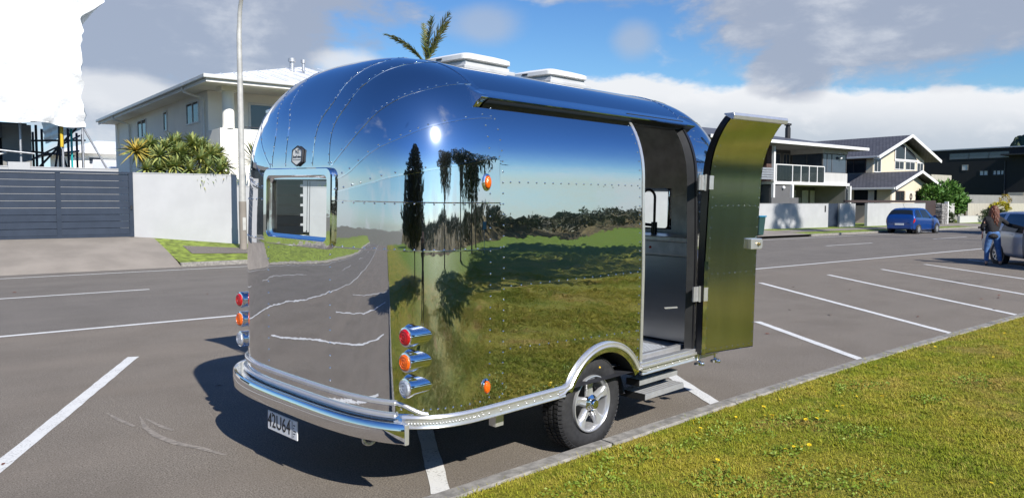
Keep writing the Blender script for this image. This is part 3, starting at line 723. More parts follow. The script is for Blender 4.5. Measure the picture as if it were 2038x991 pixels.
# towing eye, chassis
b = MB(); b.tube([(-1.84+.045*cs(a), -.70, .385+.035*sn(a)) for a in range(20, 345, 20)], .011, 8); b.box(-1.86, -1.5, -.73, -.67, .385, .43); b.build('towing_eye', 'alu_trim', CARAVAN, smooth=40)
b = MB()
for y in (-.70, .70): b.box(-1.75, 1.8, y-.03, y+.03, .40, .50)
for x in (-1.4, -.6, .5, 1.3): b.box(x-.03, x+.03, -.95, .95, .42, .50)
b.build('chassis', 'dark_metal', CARAVAN)
b = MB(); b.box(-1.10, -1.03, -1.0, -.94, .36, .43); b.build('jack_point', 'alu_trim', CARAVAN)
b = MB().add([tuple(p) for p in [Pcap(th, z2h(.515), -1) for th in range(-90, 91, 6)]+[Pcap(th, z2h(.515), 1) for th in range(90, -91, -6)]], [tuple(range(62))]); b.build('underfloor', 'dark_metal', CARAVAN)
b = MB(); b.bar((1.7, -.5, .45), (3.0, 0, .45), .06, .09); b.bar((1.7, .5, .45), (3.0, 0, .45), .06, .09); b.tube([(2.9, 0, .5), (3.2, 0, .5)], .035, 10); b.tube([(2.6, .0, 0.05), (2.6, 0, .75)], .03, 10); b.build('drawbar', 'dark_metal', CARAVAN)
# wheels
M['yellow_dot'] = mat('yellow_dot', (.7, .45, .02), .5)
def wheel(y, sgn, rz=0):
    mx = Matrix.Translation((-.155, y, .336)) @ Matrix.Rotation(R(90*sgn), 4, 'X') @ Matrix.Rotation(rz, 4, 'Z')      # local z points outwards
    t = MB(); prof = [(.205, -.17), (.235, -.185), (.290, -.195), (.322, -.185), (.336, -.165), (.339, -.10), (.336, -.032), (.322, -.012), (.292, .0), (.262, .004), (.232, .0), (.206, -.018), (.205, -.17)]
    t.lathe(prof, 64, mx)
    o = t.build('wheel', 'tyre', CARAVAN, smooth=40)
    tr = MB()
    for k in range(66):
        a = 360*k/66
        for yy, w, off in ((-.150, .040, 0), (-.100, .030, 2.7), (-.050, .030, 0)):
            m2 = mx @ Matrix.Rotation(R(a+off), 4, 'Z'); tr.box(.332, .3455, -.0115, .0115, yy-w/2, yy+w/2, m2)
        m2 = mx @ Matrix.Rotation(R(a+1.4), 4, 'Z') @ Matrix.Translation((.333, 0, -.022)) @ Matrix.Rotation(R(50), 4, 'Y'); tr.box(-.016, .016, -.010, .010, -.005, .005, m2)
    tr.build('tread', 'tyre', o, kind='stuff')
    rm = MB(); rm.lathe([(.206, -.016), (.203, .004), (.196, .006), (.186, -.004), (.180, -.03), (.176, -.12), (.05, -.13), (.001, -.13)], 48, mx); rm.build('rim_barrel', 'rim', o, smooth=40)
    dk = MB(); dk.lathe([(.173, -.118), (.001, -.118)], 32, mx); dk.build('brake_drum', 'black', o)
    for k in range(5):
        sp = MB(); m2 = mx @ Matrix.Rotation(R(72*k+20), 4, 'Z')
        L = [(.028, .036, -.012), (.07, .034, -.016), (.12, .030, -.022), (.165, .040, -.014), (.190, .058, -.008)]
        vs = []; fs = []
        for (r_, w, z) in L:
            vs += [m2 @ Vector((r_, y_, z_)) for y_, z_ in ((-w, z-.03), (-w*.96, z-.006), (-w*.5, z+.008), (0, z+.001 if r_ > .06 else z+.008), (w*.5, z+.008), (w*.96, z-.006), (w, z-.03))]
        for i in range(len(L)-1):
            for j in range(6): fs.append((i*7+j, i*7+j+1, (i+1)*7+j+1, (i+1)*7+j))
        sp.add(vs, fs); sp.build('spoke', 'rim', o, smooth=50)
    hb = MB(); hb.lathe([(.066, -.03), (.064, -.008), (.052, .0), (.040, .006), (.038, .022), (.030, .030), (.001, .032)], 28, mx); hb.build('hub_cap', 'chrome_part', o, smooth=40)
    for k in range(5):
        a = 72*k+56; MB().lathe([(.009, -.01), (.009, .008), (.0005, .010)], 6, mx @ Matrix.Translation((.050*cs(a), .050*sn(a), 0))).build('wheel_nut', 'chrome_part', o)
    MB().sphere(mx @ Vector((.262*cs(75), .262*sn(75), .004)), .008, 8, 4, (1, 1, 1)).build('balance_dot', 'yellow_dot', o)
wheel(-1.03, 1); wheel(1.03, -1)
# doorway frame, sill, floor, interior
def door_curve(n=40, za=DZ0, zb=DZ1): return [(ycurve(lerp(za, zb, i/n)), lerp(za, zb, i/n)) for i in range(n+1)]
for x, dx in ((DX1, -.03), (DX0, .03)):
    b = MB(); C = door_curve()
    vs = []
    for y, z in C: vs += [(x, -y-.004, z), (x+dx, -y-.004, z), (x+dx, -y+.075, z), (x, -y+.075, z)]
    b.add(vs, [(4*i+k, 4*i+4+k, 4*i+4+(k+1) % 4, 4*i+(k+1) % 4) for i in range(len(C)-1) for k in range(4)]+[(0, 1, 2, 3)]); b.build('door_jamb', 'alu_trim' if x == DX0 else 'black_gloss', CARAVAN, smooth=30)
b = MB(); C = door_curve(); vs = []
for y, z in C: vs += [(1.068, -y+.004, z), (1.035, -y+.06, z), (1.068, -y+.062, z)]
b.add(vs, [(3*i+k, 3*i+3+k, 3*i+3+(k+1) % 3, 3*i+(k+1) % 3) for i in range(len(C)-1) for k in range(3)]); b.build('door_seal', 'black', CARAVAN, smooth=40)
bx('door_header', 'black_gloss', CARAVAN, DX0, DX1, -.93, -.80, 2.36, 2.43)
b = MB(); b.box(DX0, DX1+.05, -1.135, -.98, .530, .552); b.box(DX0, DX1+.05, -1.118, -1.05, .552, .575); b.box(DX0, DX1+.02, -1.0, -.955, .552, .595); b.build('door_sill', 'alu_trim', CARAVAN, bevel=.004)
b = MB(); b.grid(lambda u, v: (lerp(-1.5, 1.5, u), lerp(-1.0, 1.0, v), .556), 2, 2); fl = b.build('floor', 'floor_plate', CARAVAN)
b = MB()
for i in range(34):
    for j in range(16):
        x = .34+i*.022; y = -.95+j*.026; a = 45 if (i+j) % 2 else -45
        b.box(-.009, .009, -.002, .002, 0, .003, Matrix.Translation((x, y, .556)) @ Matrix.Rotation(R(a), 4, 'Z'))
b.build('tread_pattern', 'floor_plate', fl, kind='stuff')
M['cab_front'] = mat('brushed_cabinet_front', (.60, .595, .58), .30, .95, .08, 4, .03, stretch=(1, .15, 1))
cab = bx('galley_cabinet', 'cab_front', CARAVAN, 1.25, 1.66, -.93, .93, .575, 1.30, bevel=.004)
bx('kick_strip', 'black', cab, 1.255, 1.66, -.92, .92, .558, .575)
bx('drawer_front', 'alu_dark', cab, 1.238, 1.25, -.92, .92, 1.315, 1.425, bevel=.003)
bx('drawer_box', 'alu_dark', cab, 1.251, 1.66, -.92, .92, 1.303, 1.428)
bx('worktop', 'alu', cab, 1.225, 1.70, -.94, .94, 1.43, 1.47, bevel=.006)
tx, ty = 1.47, -.43
b = MB(); b.tube([(tx, ty, 1.47), (tx, ty, 1.80)]+[(tx, ty+.07-.07*cs(a), 1.80+.07*sn(a)) for a in range(0, 181, 15)]+[(tx, ty+.14, 1.74)], .012, 10); b.tube([(tx, ty, 1.47), (tx, ty, 1.58)], .028, 12); b.tube([(tx, ty, 1.55), (tx-.05, ty+.10, 1.56)], .014, 8); b.build('tap', 'black_gloss', cab, smooth=50)
MB().sphere((1.236, -.55, 1.37), .012, 8, 5).build('red_switch', 'red_lens', cab)
MB().bar((.95, -.90, .90), (1.04, -.96, .905), .02, .012).build('door_stay', 'alu_trim', CARAVAN)
# slatted cupboard seen through the rear window
M['slat_grey'] = mat('slat_grey', (.58, .62, .62), .5, 0, .05, 6)
cup = bx('cupboard', 'alu_dark', CARAVAN, -1.66, -1.42, .76, .92, .57, 2.05, bevel=.005)
for k in range(9): bx('slat', 'slat_grey', cup, -1.66, -1.42, .725, .745, 1.36+k*.072, 1.414+k*.072)
# the door, folded back about ten degrees off the wall
M['brass'] = mat('brass', (.55, .42, .18), .3, .9, .05, 20)
def door():
    hx, hy = 1.085, -1.115; a = R(-10.5); d = Vector((math.cos(a), math.sin(a), 0)); nr = Vector((math.sin(a), -math.cos(a), 0))
    W = .665; za, zb = .535, 2.445
    def at(s, z, off): return Vector((hx, hy, 0))+d*s+nr*((B0-ycurve(z))+off)+Vector((0, 0, z))
    n = 40
    b = MB(); b.grid(lambda u, v: at(u*W, lerp(za, zb, v), 0), 4, n); sk = b.build('door', 'chrome', CARAVAN, smooth=180); sk['label'] = 'open curved door folded back against the front of the caravan'
    b = MB(); T = .062
    zs = [lerp(za, zb, i/n) for i in range(n+1)]
    for s in (0, W):
        vs = []
        for z in zs: vs += [at(s, z, -.004), at(s, z, T)]
        b.add(vs, [(2*i, 2*i+2, 2*i+3, 2*i+1) for i in range(n)])
    b.build('door_edge', 'black_gloss', sk)
    b = MB(); b.grid(lambda u, v: at(lerp(.012, W-.006, u), lerp(za+.01, zb-.012, v), T+.003), 8, n); b.build('inner_skin', 'alu_door', sk, smooth=180)
    tp = MB(); tp.add([at(s, zb, o)+Vector((0, 0, h)) for s in (-.005, W+.012) for o, h in ((-.01, .01), (-.01, .022), (T+.02, .022), (T+.028, .0), (T+.020, -.026), (T+.004, -.03))], [(k, (k+1) % 6, 6+(k+1) % 6, 6+k) for k in range(6)]+[tuple(range(6)), tuple(range(11, 5, -1))]); tp.build('drip_strip', 'alu_trim', sk, bevel=.003)
    bt = MB(); bt.add([at(s, za, o) for s in (0, W) for o in (0, T)], [(0, 1, 3, 2)]); bt.build('bottom_edge', 'alu_trim', sk)
    # polished hinge stile
    st = MB(); st.grid(lambda u, v: at(lerp(.0, .045, u), lerp(za, 1.30, v), T+.006), 2, 12); st.build('hinge_stile', 'chrome_part', sk, smooth=180)
    rv = MB()
    def rvt(s, z):
        p = at(s, z, T+.0025); rv.sphere(p, .0048, 6, 4)
    for i in range(23): z = lerp(za+.05, zb-.06, i/22); rvt(.055, z); rvt(W-.02, z)
    for z in (za+.035, zb-.045, 1.745, 1.19):
        for i in range(8): rvt(lerp(.10, W-.06, i/7), z)
    rv.build('door_rivets', 'chrome_part', sk, smooth=180, kind='stuff')
    la = MB()
    mx = Matrix((( *d, ), ( *nr, ), (0, 0, 1))).transposed().to_4x4(); mx.translation = at(W-.07, 1.425, T)
    la.box(-.06, .085, 0, .042, -.045, .045, mx); lo = la.build('latch', 'alu_trim', sk, bevel=.006)
    MB().lathe([(.013, 0), (.013, .016), (.008, .022), (.0005, .023)], 12, mx @ Matrix.Translation((.03, .042, 0)) @ Matrix.Rotation(R(-90), 4, 'X')).build('latch_knob', 'brass', lo, smooth=40)
    MB().box(.085, .10, .008, .034, -.03, .03, mx).build('latch_bolt', 'alu_trim', lo)
    for z in (1.93, 1.03):
        h = MB(); h.box(-.075, -.004, -.002, .012, -.06, .06, Matrix.Translation(at(0, z, .02)) @ Matrix.Rotation(a*.4, 4, 'Z'))
        h.tube([at(-.003, z-.065, .03), at(-.003, z+.065, .03)], .010, 8); h.box(.004, .05, T-.0, T+.008, -.055, .055, Matrix((( *d, ), ( *nr, ), (0, 0, 1))).transposed().to_4x4().copy() if False else (lambda m_: (setattr(m_, 'translation', at(0, z, 0)), m_)[1])(Matrix((( *d, ), ( *nr, ), (0, 0, 1))).transposed().to_4x4()))
        h.build('hinge', 'alu_trim', CARAVAN, smooth=40)
    for s in (.02, .22):
        q = MB(); p = at(s, za, .02); q.tube([p, p+Vector((0, 0, -.05)), p+Vector((.03, -.02, -.085))], .009, 8); q.sphere(p+Vector((.03, -.02, -.085)), .02, 8, 5); q.box(p.x-.03, p.x+.05, p.y-.02, p.y+.02, p.z-.09, p.z-.07); q.build('door_catch', 'chrome_part', sk, smooth=40)
door()
# step: two grooved aluminium treads
M['step_alu'] = mat('anodised_step', (.36, .365, .37), .4, .3, .08, 20)
def tread(x0, x1, y0, y1, z, nm='step_tread'):
    b = MB(); b.box(x0, x1, y0, y1, z-.045, z-.012)
    n = 7; w = (y1-y0)/n
    for i in range(n): b.box(x0, x1, y0+i*w+.003, y0+(i+1)*w-.006, z-.0125, z)
    o = b.build(nm, 'step_alu', CARAVAN, bevel=.002)
    MB().box(x0-.008, x0, y0, y1, z-.05, z+.002).build('end_cap', 'black', o)
    return o
tread(.50, 1.06, -1.035, -.80, .285); tread(.44, .98, -1.02, -.90, .405)
b = MB()
for x in (.46, 1.02): b.bar((x, -.85, .26), (x+.02, -.75, .46), .02, .05)
b.build('step_arm', 'dark_metal', CARAVAN)
# raised servery hatch on the far side
b = MB(); b.grid(lambda u, v: (lerp(-1.0, .45, u), lerp(.99, 2.05, v), 2.40+.12*v+.10*math.sin(PI*v)), 2, 12); hs_ = b.build('hatch', 'alu_door', CARAVAN, smooth=180); hs_['label'] = 'raised hatch on the far side of the caravan'
sm = hs_.modifiers.new('skin', 'SOLIDIFY'); sm.thickness = .045
for x in (-.96, .41): MB().tube([(x, 1.08, 2.05), (x, 1.75, 2.50)], .010, 6).build('gas_strut', 'dark_metal', hs_)
# roof vents
M['vent_grey'] = mat('vent_grey_plastic', (.48, .49, .50), .4); M['vent_band'] = mat('milky_vent_band', (.36, .385, .40), .25)
def vent(x, y):
    zt = 2.70; v = bx('roof_vent', 'vent_grey', CARAVAN, x-.26, x+.26, y-.25, y+.25, zt-.06, zt+.035, bevel=.006)
    v['label'] = 'square roof vent with a white domed lid'
    bx('vent_body', 'vent_grey', v, x-.225, x+.225, y-.22, y+.22, zt+.035, zt+.060)
    bx('vent_band', 'vent_band', v, x-.215, x+.215, y-.21, y+.21, zt+.0605, zt+.082)
    b = MB(); L = [(.235, .23, .078), (.243, .238, .083), (.243, .238, .112), (.225, .22, .122), (.16, .155, .142), (.08, .075, .150)]
    vs = []; fs = []
    for a, c, z in L: vs += [(x+p, y+q, zt+z) for p, q in rrect(a, c, min(.05, a*.4), 4)]
    k = 20
    for i in range(len(L)-1):
        for j in range(k): fs.append((i*k+j, i*k+(j+1) % k, (i+1)*k+(j+1) % k, (i+1)*k+j))
    fs.append(tuple(range((len(L)-1)*k, len(L)*k))); fs.append(tuple(range(k))[::-1])
    b.add(vs, fs); b.build('vent_lid', 'white_plastic', v, smooth=35)
    bx('lid_vent', 'dark_metal', v, x-.2465, x-.242, y+.02, y+.08, zt+.092, zt+.105)
vent(-.43, .02); vent(.50, .02)

# ------------------------------------------------------------------ buildings and walls across the street
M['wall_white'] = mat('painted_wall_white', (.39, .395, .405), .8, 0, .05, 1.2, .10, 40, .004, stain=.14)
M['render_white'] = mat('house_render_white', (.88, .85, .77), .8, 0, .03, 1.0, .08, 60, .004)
M['roof_white'] = mat('white_metal_roof', (.74, .745, .75), .35, 0, .03, 2)
M['gutter'] = mat('gutter_grey', (.50, .505, .50), .45, 0, .05, 3)
M['soffit'] = mat('soffit', (.74, .72, .67), .7, 0, .03, 2)
M['gate'] = mat('slate_blue_gate', (.034, .045, .066), .6, .0, .08, 3, spec=.08)
M['wrap'] = mat('white_shrink_wrap', (.66, .67, .68), .45, 0, .05, 3, .45, 1.1, .30)
M['steel'] = mat('galvanised_steel', (.42, .43, .45), .45, .6, .15, 12)
M['steel_shaded'] = mat('shaded_steel', (.05, .055, .075), .5, .3, .15, 12)  # darker copy of the steel: shade under the wrap put into the colour
M['teal'] = mat('teal_prop', (.01, .32, .33), .5); M['yellow'] = mat('yellow_paint', (.55, .36, .02), .5)
M['glass_dark'] = mat('dark_window_glass', (.018, .022, .028), .06, 0, .1, 2, spec=.35)
M['glass_blue'] = mat('blue_window_glass', (.045, .060, .085), .05, 0, .1, 2, spec=.8)
M['grey_wall'] = mat('grey_render', (.105, .105, .108), .8, 0, .06, 2)
M['grey_mid'] = mat('mid_grey_render', (.22, .215, .205), .8, 0, .06, 2)
M['white_trim'] = mat('white_trim', (.68, .68, .67), .5, 0, .03, 3)
M['cladding'] = mat('pale_cladding', (.46, .455, .44), .7, 0, .06, 3, stretch=(6, 1, .3))
def mat_tiles(name, col):
    m = bpy.data.materials.new(name); m.use_nodes = True; g = NT(m.node_tree); b = g.n['Principled BSDF']
    tc = g.node('ShaderNodeTexCoord').outputs['UV']
    br = g.node('ShaderNodeTexBrick'); g.put(br.inputs['Vector'], tc); br.inputs['Scale'].default_value = 1.0
    br.inputs['Brick Width'].default_value = .30; br.inputs['Row Height'].default_value = .32; br.inputs['Mortar Size'].default_value = .03; br.inputs['Mortar Smooth'].default_value = .3
    br.inputs[1].default_value = (*[k*1.15 for k in col], 1); br.inputs[2].default_value = (*[k*.8 for k in col], 1); br.inputs[3].default_value = (*[k*.3 for k in col], 1)
    g.l.new(br.outputs[0], b.inputs['Base Color']); b.inputs['Roughness'].default_value = .6
    g.l.new(g.bump(br.outputs['Fac'], -.8, .03), b.inputs['Normal']); return m
M['tiles'] = mat_tiles('dark_roof_tiles', (.085, .085, .095))
M['grey_roof'] = mat('grey_long_run_roof', (.095, .097, .105), .5, 0, .1, 3)
M['cream'] = mat('cream_weatherboard', (.60, .53, .40), .75, 0, .04, 4, stretch=(8, 1, .4))
M['cream_block'] = mat('cream_block', (.62, .57, .47), .8, 0, .08, 9, .4, 12, .02)
M['stone'] = mat('stacked_grey_stone', (.20, .195, .19), .9, 0, .5, 7, .9, 9, .06)
M['brick_dark'] = mat('dark_brick', (.09, .05, .042), .85, 0, .4, 14, .4, 20, .02)
M['brown'] = mat('brown_timber', (.045, .030, .028), .7, 0, .15, 6, stretch=(6, 6, .4))
M['black_wall'] = mat('black_stained_boards', (.0065, .007, .009), .7, 0, .25, 5, .2, 30, .01, stretch=(1, 3, .3))
M['fence_cream'] = mat('cream_fence_boards', (.40, .375, .31), .8, 0, .10, 5, stretch=(5, 1, .4))
M['curtain'] = mat('pale_curtain', (.55, .56, .58), .9, 0, .15, 9, stretch=(6, 1, .2))
M['bark'] = mat('bark', (.10, .085, .065), .9, 0, .3, 6, .6, 20, .03)

def window_part(parent, axis, c, a0, a1, z0, z1, m='glass_dark', fw=.06, out=-1, frame='white_trim', mull=()):
    """a window with frame and pane(s); axis 'y' = lies in the plane y=c facing -y (out=-1); axis 'x' in the plane x=c"""
    f = MB(); d0, d1 = (c+.04*out, c-.06*out)
    lo, hi = min(d0, d1), max(d0, d1)
    def add(p, q, r, s):
        f.box(p, q, lo, hi, r, s) if axis == 'y' else f.box(lo, hi, p, q, r, s)
    add(a0, a1, z0, z0+fw); add(a0, a1, z1-fw, z1); add(a0, a0+fw, z0+fw, z1-fw); add(a1-fw, a1, z0+fw, z1-fw)
    for t in mull:
        x = lerp(a0, a1, t); add(x-fw*.4, x+fw*.4, z0+fw, z1-fw)
    w = f.build('window', frame, parent)
    cuts = [a0+fw]+[lerp(a0, a1, t) for t in mull]+[a1-fw]; c2 = c+.012*out
    for p, q in zip(cuts[:-1], cuts[1:]):
        g = MB(); e = fw*.4
        p += e if p != a0+fw else 0; q -= e if q != a1-fw else 0
        if axis == 'y': g.box(p, q, min(c2, c2-.02*out), max(c2, c2-.02*out), z0+fw, z1-fw)
        else: g.box(min(c2, c2-.02*out), max(c2, c2-.02*out), p, q, z0+fw, z1-fw)
        g.build('pane', m, w)
    return w
def uvroof(name, m, parent, quads):
    """sloping roof planes with thickness; each quad: eave a, eave b, ridge b, ridge a"""
    out = []
    for q in quads:
        q = [Vector(p) for p in q]; me = bpy.data.meshes.new(name)
        ex = (q[1]-q[0]).normalized(); up = (q[-1]-q[0]); up = (up-ex*up.dot(ex)).normalized(); n = ex.cross(up)
        if n.z < 0: n = -n
        k = len(q); vs = q+[p-n*.12 for p in q]
        fs = [tuple(range(k)), tuple(range(2*k-1, k-1, -1))]+[(i, (i+1) % k, (i+1) % k+k, i+k) for i in range(k)]
        me.from_pydata([tuple(p) for p in vs], [], fs)
        uv = me.uv_layers.new(name='UVMap')
        for l in me.loops:
            p = me.vertices[l.vertex_index].co; uv.data[l.index].uv = ((p-q[0]).dot(ex), (p-q[0]).dot(up))
        bm = bmesh.new(); bm.from_mesh(me); bmesh.ops.recalc_face_normals(bm, faces=bm.faces); bm.to_mesh(me); bm.free()
        o = bpy.data.objects.new(name, me); COL.objects.link(o); me.materials.append(M[m]); o.parent = parent; out.append(o)
    return out

# --- sliding gate of horizontal slats, white boundary walls
def gate():
    t = thing('sliding_gate', 'slate blue driveway gate of wide horizontal slats beside the white boundary wall', 'gate', (3.49, 25.42, .78))
    h = 1.86
    for x0, x1 in ((-5.2, -1.76), (-1.60, -.06), (.06, 1.86)):
        for k in range(9):
            z = .06+k*.2
            b = MB(); b.prism([(-.022, z), (.018, z-.006), (.036, z+.185), (-.004, z+.185)], 'x', x0, x1); b.build('slat', 'gate', t)
    for x in (-1.68, 0, 1.91): bx('post', 'gate', t, x-.06, x+.06, -.045, .05, -.02, h)
    bx('top_rail', 'gate', t, -5.2, 1.97, -.05, .055, h, h+.06); bx('bottom_rail', 'gate', t, -5.2, 1.97, -.04, .045, -.02, .055)
    bx('lock', 'black', t, 1.88, 1.93, -.075, -.05, .80, .92)
gate()
def wall(label, x0, x1, y, z1, m='wall_white', th=.2, z0=-.1, cap=True, name='boundary_wall'):
    t = thing(name, label, 'wall', ((x0+x1)/2, y, zw((x0+x1)/2))); w = (x1-x0)/2; b = t.location.z
    bx('wall_face', m, t, -w, w, 0, th, z0-.5, z1-b-.03, bevel=.01)
    if cap: bx('coping', m, t, -w, w, -.012, th+.012, z1-b-.03, z1-b, bevel=.008)
    return t
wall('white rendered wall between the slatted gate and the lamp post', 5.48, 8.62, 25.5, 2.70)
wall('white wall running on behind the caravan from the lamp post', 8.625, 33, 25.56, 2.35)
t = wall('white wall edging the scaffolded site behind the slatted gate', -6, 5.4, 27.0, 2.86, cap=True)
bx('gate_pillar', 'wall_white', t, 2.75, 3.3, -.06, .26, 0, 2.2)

# --- wrapped building under scaffolding
def wrapped():
    t = thing('wrapped_building', 'building site shrouded in white shrink wrap on scaffold poles, left of the white house', 'building', (-3, 28, .8))
    b = MB(); X0, X1, Z0_, Z1_ = 2.2, 7.65, 3.42, 8.6
    def f(u, v):
        x = lerp(X0, X1, u); z = lerp(Z0_, Z1_, v)
        if v == 0: z += .05*math.sin(x*2.3)+.04*math.sin(x*5.1)
        e = max(0, (u-.965)/.035); bul = max(0, min(1, (z-6.75)/.9)); bul = bul*bul*(3-2*bul)
        x += e*(.72*bul+.05*math.sin(z*4.3+math.sin(z*2.7)*1.5)+.022*math.sin(z*13.7+2*math.sin(z*5)))
        lo_ = max(0, 1-(z-3.42)/.9); y = .10*math.sin(x*1.3+z*.7)+.05*math.sin(x*3.1-z*2.2)+.03*math.sin(x*6.7+z*4.3)+.25*bul*e+.10*lo_*math.sin(x*3.7+z*3)+.06*lo_*math.sin(x*8.3-z*5)+.06*max(0, (u-.8)/.2)*math.sin(z*5+x*3)
        return (x, y, z)
    b.grid(f, 130, 110)
    def side(u, v):
        p = f(1, v); return (p[0]+.03*math.sin(u*9+v*20), p[1]+.05+u*9, p[2])
    b.grid(side, 10, 70); b.grid(lambda u, v: (lerp(X0, X1, u), lerp(.1, 9, v), Z1_), 2, 2)
    b.build('shrink_wrap', 'wrap', t, smooth=180, recalc=False)
    # grey wall and dark opening below
    bx('grey_pier', 'grey_mid', t, 5.55, 6.35, 1.5, 2.0, 0, 3.5); bx('glazing', 'glass_dark', t, -9, 5.55, 1.7, 1.78, .2, 3.5); bx('lintel', 'grey_wall', t, -9, 5.55, 1.4, 1.9, 3.05, 3.5)
    bx('floor_slab', 'grey_wall', t, -9, 6.3, 2.1, 8.0, 3.45, 3.6)
    for x in (5.05, 5.95): MB().tube([(x, .6, 0), (x, .6, 3.5)], .035, 8).build('scaffold_pole', 'steel', t, smooth=60)
    for x, y in ((7.05, .2), (7.62, .2)): MB().tube([(x, y, 0), (x, y, 3.5)], .035, 8).build('scaffold_pole', 'steel', t, smooth=60)
    MB().tube([(7.62, .2, 3.45), (8.55, .25, 1.6)], .03, 8).build('raker', 'steel', t, smooth=60)
    MB().tube([(3.6, .45, 2.75), (6.3, .45, 2.52)], .03, 8).build('ledger', 'steel', t, smooth=60); MB().tube([(3.6, .5, 1.95), (5.6, .55, 2.55)], .035, 8).build('ledger', 'white_trim', t, smooth=60)
    MB().tube([(2.0, .5, 2.12), (5.9, .5, 2.10)], .03, 8).build('ledger', 'steel', t, smooth=60)
    MB().tube([(7.42, 1.0, 0), (7.42, 1.0, 3.4)], .035, 8).build('prop', 'teal', t, smooth=60)
    MB().tube([(7.02, .15, 2.75), (7.02, .15, 3.45)], .05, 8).build('prop_sleeve', 'yellow', t, smooth=60)
    for k, (x, y) in enumerate(((6.6, 2.5), (6.95, 4.0), (7.3, 2.6), (7.8, 4.2), (8.2, 5.0), (7.65, 3.2), (8.45, 5.4), (6.85, 5.5))): MB().tube([(x, y, 0), (x, y, 3.6)], .04, 6).build('scaffold_pole', 'steel_shaded', t, smooth=60)
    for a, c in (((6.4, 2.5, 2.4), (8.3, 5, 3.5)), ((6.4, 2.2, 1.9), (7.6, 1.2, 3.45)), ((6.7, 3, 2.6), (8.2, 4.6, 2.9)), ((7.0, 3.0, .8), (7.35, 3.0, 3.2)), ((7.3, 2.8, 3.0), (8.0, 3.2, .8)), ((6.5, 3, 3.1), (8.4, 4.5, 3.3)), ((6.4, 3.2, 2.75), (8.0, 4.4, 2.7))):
        MB().tube([a, c], .035, 6).build('brace', 'steel_shaded', t, smooth=60)
    bx('hoarding', 'glass_dark', t, 6.35, 7.15, 3.5, 3.6, .5, 1.95)
wrapped()

# --- white two-storey house
def white_house():
    t = thing('white_house', 'large white two storey house with hipped white roof behind the aloe clump', 'house')
    bx('wall', 'render_white', t, 9.3, 26, 30.6, 46, .2, 6.08)
    bx('wall', 'render_white', t, 9.3, 26, 29.2, 30.6, .2, 3.1)
    bx('parapet', 'render_white', t, 9.3, 26, 29.2, 29.45, 3.1, 4.55, bevel=.01); bx('parapet', 'render_white', t, 9.3, 9.5, 29.45, 30.6, 3.1, 4.55)
    bx('balcony_floor', 'soffit', t, 9.5, 26, 29.45, 30.6, 3.05, 3.2)
    MB().lathe([(.22, 4.55), (.22, 6.08)], 24, Matrix.Translation((9.66, 29.36, 0))).build('column', 'render_white', t, smooth=60)
    bx('column_head', 'render_white', t, 9.35, 9.97, 29.1, 29.7, 5.92, 6.09)
    # hipped roof with fascia and gutter
    ex0, ex1, ey0, ey1 = 8.5, 26.8, 28.1, 47.2
    bx('eaves', 'soffit', t, ex0+.06, ex1-.06, ey0+.06, ey1-.06, 6.08, 6.16)
    b = MB()
    for (x0, x1, y0, y1) in ((ex0, ex1, ey0-.0, ey0+.05), (ex0, ex0+.05, ey0+.05, ey1), (ex1-.05, ex1, ey0+.05, ey1)): b.box(x0, x1, y0, y1, 6.04, 6.20)
    b.build('fascia', 'soffit', t)
    for pts in ([(ex0-.12, ey0-.06), (ex1, ey0-.06)], [(ex0-.06, ey0-.06), (ex0-.06, ey1)]):
        (xa, ya), (xb, yb) = pts; b = MB(); b.box(min(xa, xb)-.06*(xa == xb), max(xa, xb)+.06*(xa == xb), min(ya, yb)-.06*(ya == yb), max(ya, yb)+.06*(ya == yb), 6.16, 6.30); b.build('gutter', 'gutter', t, bevel=.02)
    r0, r1 = (15.6, 36.5, 8.45), (19.0, 38.5, 8.45)
    c = [(ex0, ey0, 6.26), (ex1, ey0, 6.26), (ex1, ey1, 6.26), (ex0, ey1, 6.26)]
    uvroof('roof', 'roof_white', t, [(c[0], c[1], r1, r0), (c[3], c[0], r0), (c[1], c[2], r1), (c[2], c[3], r0, r1)])
    rb = MB()
    for k in range(1, 23):
        x = lerp(ex0, ex1, k/23); tt = min((x-ex0)/(r0[0]-ex0), (ex1-x)/(ex1-r1[0]), 1)
        rb.bar((x, ey0, 6.275), (x, lerp(ey0, 36.5, tt), lerp(6.275, 8.465, tt)), .03, .03)
    rb.build('roof_ribs', 'roof_white', t, kind='stuff')
    for x, r in ((14.35, .11), (14.9, .07)):
        f = MB(); f.lathe([(r, 7.4), (r, 8.28), (r*1.6, 8.28), (r*1.6, 8.44), (.001, 8.46)], 14, Matrix.Translation((x, 34.6, 0))); f.build('flue', 'steel', t, smooth=40)
    for y0, y1, z0, mu in ((40.1, 41.8, 4.95, (.5,)), (36.35, 36.95, 4.95, ()), (31.7, 33.4, 4.95, (.5,))): window_part(t, 'x', 9.3, y0, y1, z0, 5.85, 'glass_dark', .06, -1, 'white_trim', mu)
    window_part(t, 'y', 30.6, 10.85, 13.2, 3.3, 5.75, 'glass_blue', .09, -1, 'white_trim', (.5,)); window_part(t, 'y', 30.6, 15, 18, 3.3, 5.75, 'glass_blue', .09, -1, 'white_trim', (.33, .66))
    window_part(t, 'y', 29.2, 12, 15, 1.2, 2.8, 'glass_blue', .08, -1, 'white_trim', (.5,))
    for y in (30.9, 43.3):
        b = MB(); b.tube([(8.44, y, 6.15), (8.5, y, 5.98), (9.05, y, 5.84), (9.22, y, 5.78), (9.22, y, .3)], .05, 8); b.build('downpipe', 'soffit', t, smooth=50)
    bx('porch_wall', 'render_white', t, 9.3, 9.6, 46, 47.0, .2, 4.4); bx('porch_post', 'render_white', t, 9.3, 9.6, 46.6, 47.0, 4.4, 6.08)
    bx('balcony_rail', 'dark_metal', t, 10.1, 26, 29.3, 29.34, 4.62, 4.66)
white_house()
